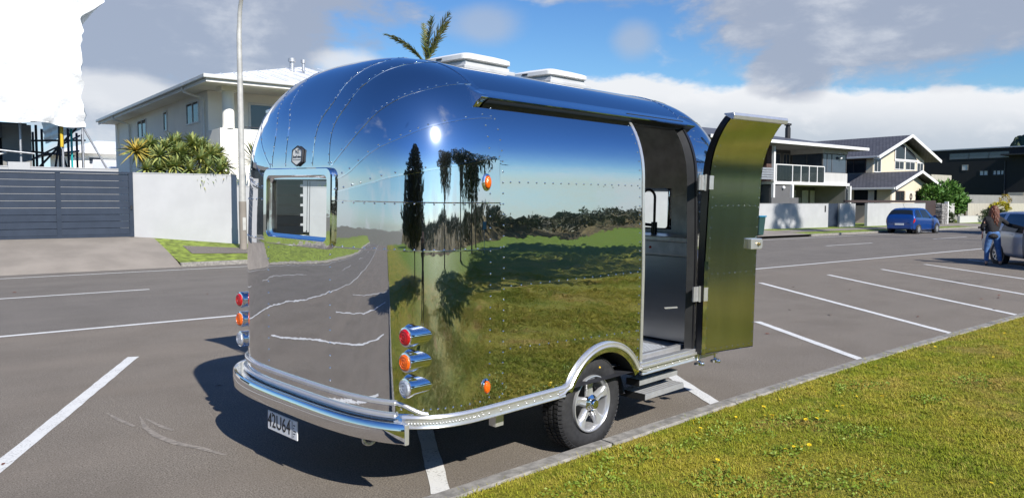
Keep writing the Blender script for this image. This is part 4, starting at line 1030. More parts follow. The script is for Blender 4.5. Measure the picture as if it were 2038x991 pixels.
def small_house():
    t = thing('white_house', 'small white gabled house far behind, seen past the scaffold', 'house')
    bx('wall', 'render_white', t, 8.9, 16, 60, 68, .2, 5.35); uvroof('roof', 'roof_white', t, [((8.2, 59.3, 5.3), (16.7, 59.3, 5.3), (14, 63, 6.3), (11.2, 63, 6.3)), ((8.2, 69, 5.3), (8.2, 59.3, 5.3), (11.2, 63, 6.3))])
    window_part(t, 'y', 60, 10.1, 11.0, 4.4, 5.0, 'glass_blue', .08)
    bx('lean_to', 'roof_white', t, 9.6, 14, 50, 59, .2, 3.9); uvroof('lean_to_roof', 'roof_white', t, [((8.4, 49, 3.6), (14.5, 49, 3.6), (14.5, 59.9, 4.8), (10.4, 59.9, 4.8))])
small_house()

# --- grey house with a glass balcony
def grey_house():
    t = thing('grey_house', 'grey two storey house with a glass fronted balcony behind the open caravan door', 'house')
    bx('wall', 'grey_wall', t, 40, 56, 32.5, 44, 0, 5.9); bx('wall', 'grey_wall', t, 45.9, 48.0, 29.8, 32.5, 0, 3.0)
    bx('wall', 'grey_wall', t, 40, 45.6, 30.6, 32.5, 0, 5.9); bx('party_wall', 'grey_mid', t, 55.65, 55.9, 30.0, 32.5, 0, 3.25)
    bx('balcony_slab', 'white_trim', t, 45.8, 55.7, 29.7, 32.5, 3.05, 3.25, bevel=.01); bx('lower_panel', 'grey_wall', t, 44.8, 48.0, 29.2, 29.35, 0, 2.15); bx('lower_panel', 'grey_mid', t, 49.6, 53, 32.0, 32.2, .3, 2.2)
    for x in (45.75, 48.0, 55.75): bx('post', 'white_trim', t, x-.09, x+.09, 29.62, 29.80, .2, 3.05)
    bx('post', 'white_trim', t, 45.66, 45.84, 29.62, 29.80, 3.25, 5.6)
    bx('brick_pier', 'brick_dark', t, 46.3, 47.2, 30.6, 31.0, 3.25, 5.9)
    # balustrade
    bal = bx('balustrade', 'white_trim', t, 46.1, 52.2, 29.74, 29.79, 4.36, 4.42)
    for k in range(6):
        x = (46.1, 48.05, 49.1, 50.15, 51.2, 52.15)[k]; bx('baluster', 'white_trim', bal, x, x+.07, 29.73, 29.80, 3.25, 4.36)
    for x0, x1 in ((46.17, 48.05), (48.12, 49.1), (49.17, 50.15), (50.22, 51.2), (51.27, 52.15)): bx('glass_panel', 'smoke_pane', bal, x0+.01, x1-.01, 29.755, 29.775, 3.32, 4.34)
    # enclosed bay
    bx('bay', 'cladding', t, 52.2, 55.6, 29.85, 32.5, 3.25, 3.98); bx('bay', 'cladding', t, 52.2, 55.6, 29.85, 32.5, 5.38, 5.72); bx('bay_wall', 'grey_wall', t, 52.35, 55.5, 30.4, 32.5, 3.98, 5.38)
    window_part(t, 'y', 29.95, 52.25, 55.55, 3.98, 5.38, 'glass_blue', .05, -1, 'grey_wall', (.18, .38)); window_part(t, 'x', 52.28, 29.95, 32.4, 3.98, 5.38, 'glass_blue', .05, -1, 'grey_wall', (.5,))
    for x0, x1 in ((47.6, 48.6), (49.0, 50.9), (51.2, 52.1)): window_part(t, 'y', 32.5, x0, x1, 3.3, 5.45, 'glass_blue', .07, -1, 'grey_mid', (.5,))
    window_part(t, 'y', 32.5, 51.6, 53.0, 1.2, 2.75, 'curtain', .07, -1, 'white_trim', (.35,)); window_part(t, 'y', 32.5, 53.9, 54.7, 1.6, 2.75, 'curtain', .06)
    bx('entrance_door', 'white_trim', t, 55.0, 55.6, 32.44, 32.5, .3, 2.75)
    for x, y, z in ((47.0, 29.72, 2.83), (54.5, 29.80, 5.1), (56.0, 29.9, 2.6)): MB().sphere((x, y, z), .12, 10, 6).build('wall_lamp', 'white_plastic', t, smooth=180)
    e = [(38, 29.0, 5.86), (57.0, 29.0, 5.86), (57.0, 45, 5.86), (38, 45, 5.86)]; r0, r1 = (45, 37, 7.5), (49.5, 37, 7.5)
    uvroof('roof', 'grey_roof', t, [(e[0], e[1], r1, r0), (e[1], e[2], r1), (e[3], e[0], r0), (e[2], e[3], r0, r1)])
    bx('fascia', 'white_trim', t, 38, 57.02, 28.94, 29.0, 5.70, 5.90); bx('fascia', 'white_trim', t, 57.0, 57.05, 29.0, 45, 5.70, 5.9); bx('soffit', 'grey_mid', t, 38.1, 56.9, 29.0, 32.5, 5.70, 5.74)
    f = MB(); f.lathe([(.20, 6.2), (.20, 7.45), (.16, 7.45), (.16, 7.6), (.26, 7.62), (.26, 7.75), (.001, 7.8)], 14, Matrix.Translation((52.6, 33, 0))); f.build('flue', 'black', t, smooth=40)
    b = MB()
    for k in range(5): b.box(44.0, 45.6, 29.6, 29.75, 3.35+k*.16, 3.48+k*.16)
    b.build('louvre', 'steel', t)
grey_house()
# front walls on that side
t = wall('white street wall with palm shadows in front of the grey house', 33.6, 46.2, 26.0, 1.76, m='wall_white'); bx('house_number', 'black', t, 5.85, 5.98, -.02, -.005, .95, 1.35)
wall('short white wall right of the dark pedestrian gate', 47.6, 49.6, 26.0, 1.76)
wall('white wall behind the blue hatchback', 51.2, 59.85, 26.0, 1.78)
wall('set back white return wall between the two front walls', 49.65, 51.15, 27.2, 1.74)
t = thing('pedestrian_gate', 'dark grey pedestrian gate set into the white street wall', 'gate', (46.9, 26.1, .25)); bx('leaf', 'gate', t, -.62, .62, 0, .06, .05, 1.5); bx('post', 'grey_wall', t, -.70, -.625, -.02, .1, 0, 1.52); bx('post', 'grey_wall', t, .625, .69, -.02, .1, 0, 1.52)
t = thing('timber_gate', 'brown timber gate between the white wall and the stone pillar', 'gate', (60.8, 26.05, .2))
for k in range(10): bx('board', 'brown', t, -.9+k*.18, -.73+k*.18, 0, .03, .05, 1.66)
bx('rail', 'brown', t, -12.4, 1.0, .04, .16, 1.62, 1.78)
t = thing('stone_pillar', 'stacked stone pillar with white post beside the timber gate', 'pillar', (62.3, 25.9, .15))
for k in range(8):
    for j in range(2):
        o = .05*(k % 2); bx('stone', 'stone', t, -.55+j*.5-o*.5, -.07+j*.5-o*.5, -.3-random.uniform(0, .04), .3, k*.2, k*.2+.185, bevel=.02)
bx('post', 'white_trim', t, .55, .72, -.25, .0, 0, 1.75)

# --- cream gabled house with a tiled roof
def gable_wall(parent, m, x0, x1, xa, y, z0, ze, za, th=.25, name='wall'):
    MB().prism([(x0, z0), (x1, z0), (x1, ze), (xa, za), (x0, ze)], 'y', y, y+th).build(name, m, parent)
def cream_house():
    t = thing('cream_house', 'cream gabled house with dark tiled roof and projecting garage', 'house')
    gable_wall(t, 'cream', 65.7, 75.4, 70.8, 33.0, 0, 5.75, 7.45)
    bx('wall', 'cream', t, 65.7, 75.4, 33.25, 48, 0, 5.7); bx('stone_wall', 'stone', t, 65.55, 65.7, 33.3, 40, 0, 4.3)
    bx('balcony_wall', 'grey_wall', t, 65.4, 65.55, 33.1, 40, 3.6, 4.35)
    uvroof('roof', 'tiles', t, [((64.9, 48.5, 5.75), (64.9, 32.1, 5.75), (70.84, 32.1, 7.85), (70.84, 48.5, 7.85)), ((76.8, 32.1, 5.75), (76.8, 48.5, 5.75), (70.84, 48.5, 7.85), (70.84, 32.1, 7.85))])
    for a, b_ in (((64.85, 32.05, 5.66), (70.84, 32.05, 7.78)), ((76.85, 32.05, 5.66), (70.84, 32.05, 7.78))): MB().bar(a, b_, .06, .26).build('barge_board', 'white_trim', t)
    bx('gutter', 'gutter', t, 64.72, 64.88, 32.1, 48.5, 5.62, 5.78, bevel=.02)
    # big gable glazing
    gl = MB().prism([(69.6, 5.72), (73.9, 5.72), (73.3, 6.25), (70.8, 7.15), (69.6, 7.0)], 'y', 32.955, 32.99).build('gable_window', 'glass_dark', t)
    for x, z in ((69.6, 7.0), (71.45, 7.0)): bx('mullion', 'white_trim', gl, x-.06, x+.06, 32.93, 32.955, 5.7, z-.05)
    bx('transom', 'white_trim', gl, 69.5, 74.2, 32.92, 32.955, 5.58, 5.74)
    window_part(t, 'y', 33.0, 69.6, 71.35, 4.78, 5.58, 'glass_dark', .07, -1, 'white_trim', (.5,)); window_part(t, 'y', 33.0, 71.6, 73.5, 4.78, 5.58, 'glass_dark', .07, -1, 'white_trim', (.5,))
    window_part(t, 'y', 33.0, 65.85, 67.1, 4.45, 5.65, 'glass_dark', .07, -1, 'white_trim', (.5,)); window_part(t, 'y', 33.0, 73.9, 75.2, 3.9, 5.55, 'glass_dark', .08, -1, 'white_trim', (.5,))
    window_part(t, 'x', 65.7, 33.6, 35.8, 4.4, 5.6, 'glass_dark', .08, -1, 'brown', (.5,))
    # garage wing
    gable_wall(t, 'cream', 61.9, 69.3, 65.7, 29.6, 0, 3.0, 4.2); bx('wall', 'cream', t, 61.9, 69.3, 29.85, 33, 0, 3.0)
    for (x0, x1, z0, z1) in ((61.95, 62.6, .3, 2.8), (64.3, 66.1, .3, 2.75), (67.5, 69.2, .3, 2.8)): bx('block_panel', 'cream_block', t, x0, x1, 29.54, 29.6, z0, z1)
    uvroof('garage_roof', 'tiles', t, [((61.2, 33.6, 3.0), (61.2, 28.9, 3.0), (65.7, 28.9, 4.42), (65.7, 33.6, 4.42)), ((70.2, 28.9, 3.0), (70.2, 33.6, 3.0), (65.7, 33.6, 4.42), (65.7, 28.9, 4.42))])
    for a, b_ in (((61.15, 28.85, 2.92), (65.7, 28.85, 4.36)), ((70.25, 28.85, 2.92), (65.7, 28.85, 4.36))): MB().bar(a, b_, .06, .22).build('barge_board', 'white_trim', t)
    bx('gutter', 'white_trim', t, 61.02, 61.18, 28.9, 33.6, 2.86, 3.02, bevel=.02)
    window_part(t, 'y', 29.6, 62.7, 64.2, 1.9, 2.78, 'glass_dark', .08, -1, 'brown', (.5,)); window_part(t, 'y', 29.6, 66.3, 67.4, 1.9, 2.82, 'glass_dark', .08, -1, 'brown', (.5,))
    b = MB(); b.tube([(65.25+.16*cs(a), 29.52, 2.32+.24*sn(a)) for a in range(0, 360, 30)], .05, 6, closed=True); b.build('wreath', 'brown', t, smooth=60)
    bx('side_window', 'glass_dark', t, 61.86, 61.9, 30.7, 32.6, 1.6, 2.86); bx('curtain', 'curtain', t, 61.84, 61.86, 30.9, 31.4, 1.65, 2.8)
    # boarded balcony on posts
    bal = bx('balcony', 'cream', t, 74.3, 78.6, 31.9, 35, 2.85, 3.2)
    for k in range(14): bx('board', 'fence_cream', bal, 74.35+k*.305, 74.63+k*.305, 31.84, 31.89, 3.2, 4.42)
    for k in range(9): bx('board', 'fence_cream', bal, 74.24, 74.29, 31.95+k*.33, 32.2+k*.33, 3.2, 4.42)
    for x in (74.6, 76.4, 78.4): bx('post', 'white_trim', t, x-.09, x+.09, 31.95, 32.12, 0, 2.85)
cream_house()
def black_house():
    t = thing('black_house', 'long black clad building with a flat roof beyond the cream house', 'house')
    bx('wall', 'black_wall', t, 95, 120, 28, 58, 0, 7.85); bx('roof_edge', 'steel', t, 94.85, 120, 27.9, 58.2, 7.85, 7.97)
    bx('roof_overhang', 'black', t, 93.6, 95, 27.9, 33.0, 6.95, 7.1)
    window_part(t, 'x', 95, 32.6, 38.8, 6.75, 7.5, 'glass_blue', .05, -1, 'black', (.33, .66)); window_part(t, 'x', 95, 36.75, 37.4, 5.5, 6.15, 'curtain', .06, -1, 'grey_mid')
    window_part(t, 'x', 95, 34.6, 35.6, 4.8, 5.5, 'curtain', .12, -1, 'black', (.5,)); window_part(t, 'x', 95, 33.0, 34.25, 4.8, 5.5, 'curtain', .14, -1, 'black', (.33, .66))
    bx('slatted_vent', 'fence_cream', t, 94.9, 94.97, 31.1, 32.6, 2.5, 2.95); MB().tube([(94.95, 33.0, 2.6), (94.95, 33.0, 6.4)], .06, 8).build('downpipe', 'dark_metal', t)
black_house()
wall('low grey wall in front of the black building', 75.5, 110, 31.0, 2.6, m='grey_mid', z0=-2)
def fence(label, pts, z1, n, m):
    t = thing('board_fence', label, 'fence', (*pts[0], .15)); a = Vector((*pts[0], 0)); b_ = Vector((*pts[1], 0)); d = (b_-a)
    for k in range(n):
        p = d*(k/n); q = d*((k+.93)/n); MB().bar((p.x, p.y, z1/2), (q.x, q.y, z1/2), .03, z1).build('board', m, t)
    MB().bar((0, .05, z1*.75), (d.x, d.y+.05, z1*.75), .05, .1).build('rail', m, t)
    return t
fence('grey weathered board fence with shrubs beside the driveway', (64.4, 27.2), 0, 1, 'fence_cream') if False else None
fence('weathered grey board fence left of the cream fence', ((64.2, 28.6), (68.9, 27.6)), 1.62, 22, 'cladding')
fence('cream vertical board fence behind the woman and the silver car', ((69.0, 26.6), (84, 26.6)), 1.62, 46, 'fence_cream')
wall('low rendered wall below the cream board fence', 66.5, 76, 26.2, .75, m='cladding', z0=-.2)

# --- lamp post
def lamp_post():
    t = thing('lamp_post', 'tall pale steel lamp post in front of the white boundary wall', 'lamp post', (8.38, 24.3, .42))
    b = MB(); b.tube([(0, 0, -.1), (0, 0, 1.4)], [.115, .115], 16); b.build('base', 'concrete', t, smooth=60)
    b = MB(); P = [(0, 0, 1.4), (0, 0, 3), (0, 0, 6.6)]+[(.02, -1.3+1.3*cs(a), 6.9+1.3*sn(a)) for a in range(0, 81, 10)]; b.tube(P, [.105, .095, .075]+[.07-.003*i for i in range(9)], 16); b.build('mast', 'steel_pale', t, smooth=60)
    bx('access_door', 'steel_pale', t, -.05, .05, -.125, -.11, .5, .9)
    b = MB(); b.sphere((.02, -1.7, 8.17), .2, 12, 8, (.6, 1.7, .4)); b.build('lantern', 'steel', t, smooth=180)
M['steel_pale'] = mat('weathered_galvanised', (.42, .415, .39), .6, .15, .12, 6)
lamp_post()
# --- wheelie bin
t = thing('wheelie_bin', 'dark green wheelie bin with blue lid by the road, behind the caravan door', 'bin', (34.05, 22.95, .12))
M['green_plastic'] = mat('green_bin_plastic', (.018, .055, .050), .5); M['blue_lid'] = mat('blue_lid', (.01, .17, .30), .45)
b = MB(); L = [(.20, .22, .04), (.26, .29, .95)]; b.add([(sx*a, sy*c, z) for a, c, z in L for sx, sy in ((-1, -1), (1, -1), (1, 1), (-1, 1))], [(0, 1, 5, 4), (1, 2, 6, 5), (2, 3, 7, 6), (3, 0, 4, 7), (0, 3, 2, 1), (4, 5, 6, 7)]); b.build('body', 'green_plastic', t, bevel=.03)
bx('lid', 'blue_lid', t, -.29, .29, -.33, .32, .95, 1.02, bevel=.02)
for sx in (-.22, .22): MB().tube([(sx-.02, .22, .1), (sx+.02, .22, .1)], .1, 14).build('wheel', 'black', t)
# --- hill on the horizon
M['bush_hill'] = mat('bush_covered_hill', (.06, .085, .045), .95, 0, .5, .09, 1.0, .25, 3.0, detail=7)
b = MB()
def hz(x, y):
    d = math.hypot((x-979)/160, (y-216)/150); base = max(0, 1-d*d)
    return 135*base**.95*(1+.05*math.sin(x*.045+2)+.05*math.sin(y*.06))+(3.2*math.sin(x*.21+y*.12)+3.0*math.sin(y*.37-x*.13)+2.4*math.sin(x*.71+y*.33)+2.0*math.sin(y*.83-x*.4))*min(1, base*6)-4
b.grid(lambda u, v: (840+330*u, 50+320*v, hz(840+330*u, 50+320*v)), 120, 120); tag(b.build('hill', 'bush_hill', smooth=180), kind='structure')

# ------------------------------------------------------------------ cars
M['blue_paint'] = mat('blue_car_paint', (.006, .050, .235), .28, .25, .04, 4, coat=.8)
M['silver_paint'] = mat('silver_car_paint', (.42, .43, .47), .30, .55, .04, 4, coat=.7)
M['car_glass'] = mat('car_glass', (.012, .016, .018), .03, 0, .1, 2, spec=.9)
M['car_glass_light'] = mat('car_glass_reflecting', (.10, .13, .13), .03, 0, .1, 2, spec=.9)
M['tail_red'] = mat('tail_lamp_red', (.40, .012, .012), .15, 0, .1, 10)
def car(name, label, paint, st, loc, rz, wheels, wr, glass, plate=None, group=None, lamps=None, lampm='tail_red', hw=.82):
    """st: stations (x, z_low, z_belt, z_top, w_low, w_belt, w_top), rear to front"""
    t = thing(name, label, 'car', loc, rz, group)
    N = 72; K = 28
    st = [list(map(float, s)) for s in st]
    def sec(u):
        return catmull(st, u)
    def pt(u, s):
        x, zl, zb, zt, wl, wb, wt = sec(u); a = abs(s)           # s: -1..1 right sill over the roof to left sill
        q = [(wl*.82, zl), (wl*.97, zl+.05), (wl, lerp(zl, zb, .3)), (max(wl, wb)*1.01, lerp(zl, zb, .62)), (wb, zb), (lerp(wb, wt, .55)+.012, lerp(zb, zt, .52)), (wt, zt-.05), (wt*.72, zt-.004), (0, zt+.012)]
        p = catmull(q, 1-a); return Vector((x, math.copysign(p[0], s), p[1]))
    b = MB(); b.grid(lambda u, v: pt(u, 2*v-1), N, 2*K)
    for u in (0, 1):
        o = len(b.v); r = [pt(u, 2*j/(2*K)-1) for j in range(2*K+1)]; c = sum(r, Vector())/len(r); b.add(r+[c], [(j, j+1, 2*K+1) for j in range(2*K)]+[(2*K, 0, 2*K+1)])
    body = b.build('body', paint, t, smooth=50)
    def patch(nm, m, f, nu, nv, parent=None, off=.006):
        vs = []
        g = MB()
        def h(u, v):
            a = f(u, v); p = pt(*a); e = .004
            du = pt(min(a[0]+e, 1), a[1])-pt(max(a[0]-e, 0), a[1]); dv = pt(a[0], min(a[1]+e, 1))-pt(a[0], max(a[1]-e, -1)); n = du.cross(dv)
            n = n.normalized() if n.length > 1e-9 else Vector((0, 0, 1))
            if n.dot(p-Vector((p.x, 0, .7))) < 0: n = -n
            return p+n*off
        g.grid(h, nu, nv); return g.build(nm, m, parent or t, smooth=180)
    for sgn in (-1, 1):
        for (corners) in glass['side']:
            (u0a, u0b, u1a, u1b, s0, s1) = corners       # bottom u0a..u1a, top u0b..u1b
            patch('side_window', 'car_glass', lambda u, v: (lerp(lerp(u0a, u0b, v), lerp(u1a, u1b, v), u), sgn*lerp(s0, s1, v)), 10, 6)
    u0, u1, s1 = glass['rear']; patch('rear_window', 'car_glass', lambda u, v: (lerp(u0, u1, u), lerp(-s1, s1, v)), 8, 12)
    u0, u1, s1 = glass['front']; patch('windscreen', 'car_glass', lambda u, v: (lerp(u0, u1, u), lerp(-s1, s1, v)), 8, 12)
    for wx in wheels:
        for sgn in (-1, 1):
            mx = Matrix.Translation((wx, sgn*hw, wr)) @ Matrix.Rotation(R(-90*sgn), 4, 'X')
            a = MB().lathe([(wr*1.17, -.16), (wr*1.17, .012), (wr*.9, .014), (.001, .010)], 28, mx @ Matrix.Translation((0, 0, -.004))).build('wheel_arch', 'black', t)
            w = MB().lathe([(wr*.62, -.12), (wr*.97, -.10), (wr, -.03), (wr*.98, .02), (wr*.9, .035), (wr*.64, .028), (wr*.62, .0)], 30, mx).build('wheel', 'tyre', t, smooth=40)
            rm = MB(); rm.lathe([(wr*.64, .024), (wr*.60, .02), (wr*.57, -.02), (.001, -.03)], 28, mx); 
            for k in range(7):
                m2 = mx @ Matrix.Rotation(R(360*k/7), 4, 'Z'); rm.box(.02, wr*.60, -.025, .025, -.01, .022, m2)
            rm.lathe([(.05, .0), (.05, .028), (.001, .03)], 14, mx); rm.build('rim', 'rim', w, smooth=40)
    for nm, m, f in (lamps or []): patch(nm, m, f, 6, 6, off=.010)
    return t, patch
# blue hatchback parked by the far kerb, nose away
st = [(-1.80, .40, .62, .66, .60, .60, .50), (-1.76, .30, .70, .92, .72, .74, .62), (-1.70, .26, .88, 1.06, .78, .80, .70), (-1.55, .22, .95, 1.34, .81, .82, .62), (-1.30, .20, .95, 1.47, .82, .83, .58), (-.9, .19, .94, 1.50, .82, .83, .58),
      (-.3, .18, .92, 1.50, .82, .83, .58), (.25, .18, .90, 1.44, .82, .83, .58), (.75, .19, .90, 1.16, .82, .82, .62), (1.05, .20, .88, .98, .82, .81, .66), (1.4, .22, .80, .88, .81, .78, .60), (1.68, .26, .66, .74, .76, .70, .52), (1.80, .36, .52, .56, .58, .54, .42)]
bc, _ = car('hatchback', 'blue five door hatchback parked at the far kerb before the white wall', 'blue_paint', st, (47.2, 21.15, 0), 0, (-1.18, 1.18), .285,
    dict(side=[(.30, .345, .425, .425, .50, .29), (.44, .44, .60, .545, .50, .29), (.245, .30, .285, .325, .50, .32)], rear=(.19, .27, .26), front=(.60, .70, .30)),
    lamps=[('tail_lamp', 'tail_red', lambda u, v: (lerp(.10, .20, u), lerp(.505, .60, v))), ('tail_lamp', 'tail_red', lambda u, v: (lerp(.10, .20, u), -lerp(.505, .60, v)))])
MB().box(-1.82, -1.79, -.25, .25, .50, .61).build('number_plate', 'plate_white', bc); MB().box(-1.83, -1.72, -.70, .70, .28, .46).build('rear_bumper', 'blue_paint', bc, bevel=.04)
MB().tube([(-1.0, .1, 1.5), (-1.25, .1, 1.85)], .008, 5).build('aerial', 'black', bc)
for s in (-1, 1): MB().sphere((.60, s*.93, 1.0), .09, 8, 6, (.6, 1, .7)).build('mirror', 'blue_paint', bc, smooth=180)
# silver wagon nose to the near kerb on the right
st = [(-2.30, .42, .64, .70, .70, .66, .52), (-2.26, .34, .80, 1.00, .80, .80, .68), (-2.18, .30, .93, 1.18, .85, .85, .70), (-2.0, .28, .98, 1.40, .87, .87, .66), (-1.75, .26, .98, 1.50, .875, .88, .63), (-1.2, .24, .97, 1.53, .88, .88, .62),
      (-.5, .22, .95, 1.53, .88, .88, .62), (.2, .22, .93, 1.48, .88, .88, .62), (.8, .23, .93, 1.20, .88, .87, .66), (1.1, .24, .92, 1.02, .88, .86, .70), (1.6, .26, .85, .93, .87, .83, .64), (2.1, .30, .70, .78, .80, .74, .54), (2.28, .40, .55, .60, .60, .56, .44)]
CX = Vector((sn(YAW), -cs(YAW), 0)); CF = Vector((cs(YAW), sn(YAW), 0))     # street-side right / ahead of the photographer
nose = R(YAW-184+0)                                                          # heading of the silver car
whl = Vector((25.03, 8.81, 0)); hd = Vector((math.cos(nose), math.sin(nose), 0)); rgt = Vector((hd.y, -hd.x, 0))
ctr = whl-rgt*.86+hd*1.32
sc, sc_patch = car('station_wagon', 'silver station wagon cut by the photo edge, with the woman at its door', 'silver_paint', st, (ctr.x, ctr.y, 0), nose, (-1.32, 1.35), .325,
    dict(side=[(.285, .335, .40, .40, .50, .27), (.425, .425, .55, .535, .50, .27), (.565, .55, .665, .60, .50, .27)], rear=(.16, .265, .28), front=(.62, .70, .30)), hw=.865,
    lamps=[('tail_lamp', 'tail_red', lambda u, v: (lerp(.09, .2, u), lerp(.50, .62, v))), ('tail_lamp', 'tail_red', lambda u, v: (lerp(.09, .2, u), -lerp(.50, .62, v)))])
MB().box(-2.34, -2.1, -.8, .8, .33, .58).build('rear_bumper', 'silver_paint', sc, bevel=.06)
for s in (-1, 1):
    for x in (-.62, .42): MB().box(x-.10, x+.10, s*.885-.015, s*.885+.02, .875, .905).build('door_handle', 'silver_paint', sc, bevel=.008)
    pass
for uu in (.418, .556, .69):
    for s in (-1, 1): sc_patch('door_gap', 'black', lambda u, v: (uu+.0022*(u-.5)*2, s*lerp(.93, .50, v)), 1, 16)

# ------------------------------------------------------------------ people
M['skin'] = mat('skin', (.45, .25, .18), .55); M['jeans'] = mat('blue_jeans', (.055, .13, .30), .85, 0, .25, 14, .3, 40, .01)
M['jacket'] = mat('black_cardigan', (.010, .010, .012), .85, 0, .3, 20, .3, 60, .01); M['hair_red'] = mat('auburn_hair', (.10, .030, .013), .5, 0, .5, 40, .5, 60, .01, stretch=(3, 3, .5))
M['shoe'] = mat('dark_shoe', (.02, .02, .022), .5); M['hair_dark'] = mat('dark_hair', (.02, .016, .012), .6)
def skinned(name, m, joints, edges, parent, sub=2):
    names = list(joints); me = bpy.data.meshes.new(name); me.from_pydata([joints[k][:3] for k in names], [(names.index(a), names.index(b)) for a, b in edges], [])
    o = bpy.data.objects.new(name, me); COL.objects.link(o); o.parent = parent; me.materials.append(M[m])
    o.modifiers.new('skin', 'SKIN'); sv = me.skin_vertices[0].data
    for i, k in enumerate(names):
        r = joints[k][3]; ry = joints[k][4] if len(joints[k]) > 4 else r; sv[i].radius = (r, ry)
    sv[0].use_root = True
    s = o.modifiers.new('sub', 'SUBSURF'); s.levels = sub; s.render_levels = sub
    for p in me.polygons: p.use_smooth = True
    return o
def hand(J, E, w, d, side, palm_n, pre, curl=.5, s=1.0):
    """five finger chains from wrist w along direction d"""
    d = Vector(d).normalized(); n = Vector(palm_n).normalized(); x = d.cross(n).normalized()
    w = Vector(w); J[pre+'palm'] = (*(w+d*.055*s), .030*s, .016*s); E.append((pre+'wrist', pre+'palm'))
    for i, L in enumerate((.075, .085, .080, .062)):
        b = w+d*.095*s+x*(i-1.5)*.021*s; J[pre+'k%d' % i] = (*b, .0095*s); E.append((pre+'palm', pre+'k%d' % i))
        m = b+(d*(1-curl*.4)+n*curl*.6).normalized()*L*.5*s; J[pre+'m%d' % i] = (*m, .0085*s); E.append((pre+'k%d' % i, pre+'m%d' % i))
        e = m+(d*(1-curl)+n*curl).normalized()*L*.5*s; J[pre+'e%d' % i] = (*e, .007*s); E.append((pre+'m%d' % i, pre+'e%d' % i))
    b = w+d*.03*s+x*.034*s*side; J[pre+'t0'] = (*b, .012*s); E.append((pre+'palm', pre+'t0'))
    m = b+(d*.6+x*.8*side+n*.2).normalized()*.04*s; J[pre+'t1'] = (*m, .010*s); E.append((pre+'t0', pre+'t1'))
    e = m+(d*.9+x*.3*side+n*.4).normalized()*.03*s; J[pre+'t2'] = (*e, .008*s); E.append((pre+'t1', pre+'t2'))
def person(label, loc, rz, pose, jacket, trousers, hair, long_hair, sc=1.0, group=None):
    t = thing('person', label, 'person', loc, rz, group); t.scale = (sc, sc, sc)
    P = pose; J = {}; E = []
    J['pelvis'] = (*P['pelvis'], .145, .115); J['waist'] = (*P['waist'], .125, .10); J['chest'] = (*P['chest'], .155, .115); J['neck0'] = (*P['neck0'], .075, .07); J['neck'] = (*P['neck'], .050); J['jaw'] = (*P['jaw'], .070, .080); J['head'] = (*P['head'], .083, .098); J['top'] = (*P['top'], .060, .07)
    E += [('pelvis', 'waist'), ('waist', 'chest'), ('chest', 'neck0'), ('neck0', 'neck'), ('neck', 'jaw'), ('jaw', 'head'), ('head', 'top')]
    for s in ('r', 'l'):
        for k, r in (('shoulder', .066), ('elbow', .043), ('wrist', .028)): J[s+k] = (*P[s+k], r)
        E += [('chest', s+'shoulder'), (s+'shoulder', s+'elbow'), (s+'elbow', s+'wrist')]
        for k, r in (('hip', .095), ('knee', .062), ('ankle', .042)): J[s+k] = (*P[s+k], r)
        a = Vector(P[s+'ankle']); f = Vector(P.get('foot', (1, 0, 0))); J[s+'heel'] = (*(a+Vector((0, 0, -.05))-f*.02), .036); J[s+'toe'] = (*(a+Vector((0, 0, -.062))+f*.15), .028)
        E += [('pelvis', s+'hip'), (s+'hip', s+'knee'), (s+'knee', s+'ankle'), (s+'ankle', s+'heel'), (s+'heel', s+'toe')]
        hand(J, E, P[s+'wrist'], P[s+'hand'], 1 if s == 'r' else -1, P[s+'palm'], s, P.get('curl', .5))
    for k in list(J):
        if k in ('pelvis', 'waist', 'chest') or k[1:] in ('shoulder', 'elbow', 'hip', 'knee'): J[k] = (*J[k][:3], *[q*.74 for q in J[k][3:]])
    b = skinned('body', 'skin', J, E, t)
    fx = Vector(P.get('face', (1, 0, 0))).normalized(); h = Vector(P['head']); sx = Vector((-fx.y, fx.x, 0))
    n = MB(); n.add([h+fx*.088+Vector((0, 0, .005)), h+fx*.092+Vector((0, 0, -.03))+sx*.014, h+fx*.092+Vector((0, 0, -.03))-sx*.014, h+fx*.114+Vector((0, 0, -.028))], [(0, 1, 3), (0, 3, 2), (1, 2, 3), (0, 2, 1)]); n.build('nose', 'skin', t)
    for q in (-1, 1):
        MB().sphere(h+fx*.086+sx*.031*q+Vector((0, 0, .008)), .011, 8, 6).build('eye', 'plate_white', t); MB().sphere(h+fx*.095+sx*.031*q+Vector((0, 0, .008)), .005, 6, 4).build('pupil', 'plate_black', t)
        MB().sphere(h+sx*.088*q+Vector((0, 0, -.01)), .024, 8, 6, (.7, .45, 1.2)).build('ear', 'skin', t, smooth=180)
    MB().sphere(h+fx*.088+Vector((0, 0, -.062)), .018, 8, 4, (.5, 1.2, .35)).build('mouth', 'tail_red', t)
    # clothes: the same skeleton, a little larger, ending at wrist, hem and ankle
    K = {}; F = []
    K['waist'] = (*P['waist'], .150, .122); K['hem'] = (*(Vector(P['pelvis'])+Vector((0, 0, -.06))), .190, .165); K['hem2'] = (*(Vector(P['pelvis'])+Vector((0, 0, -.16))), .192, .168); K['chest'] = (*P['chest'], .180, .135); K['neck0'] = (*P['neck0'], .092, .082)
    F += [('waist', 'hem'), ('hem', 'hem2'), ('waist', 'chest'), ('chest', 'neck0')]
    for s in ('r', 'l'):
        for k, r in (('shoulder', .082), ('elbow', .060)): K[s+k] = (*P[s+k], r)
        w = Vector(P[s+'elbow']).lerp(Vector(P[s+'wrist']), .93); K[s+'cuff'] = (*w, .046); F += [('chest', s+'shoulder'), (s+'shoulder', s+'elbow'), (s+'elbow', s+'cuff')]
    skinned('jacket', jacket, K, F, t)
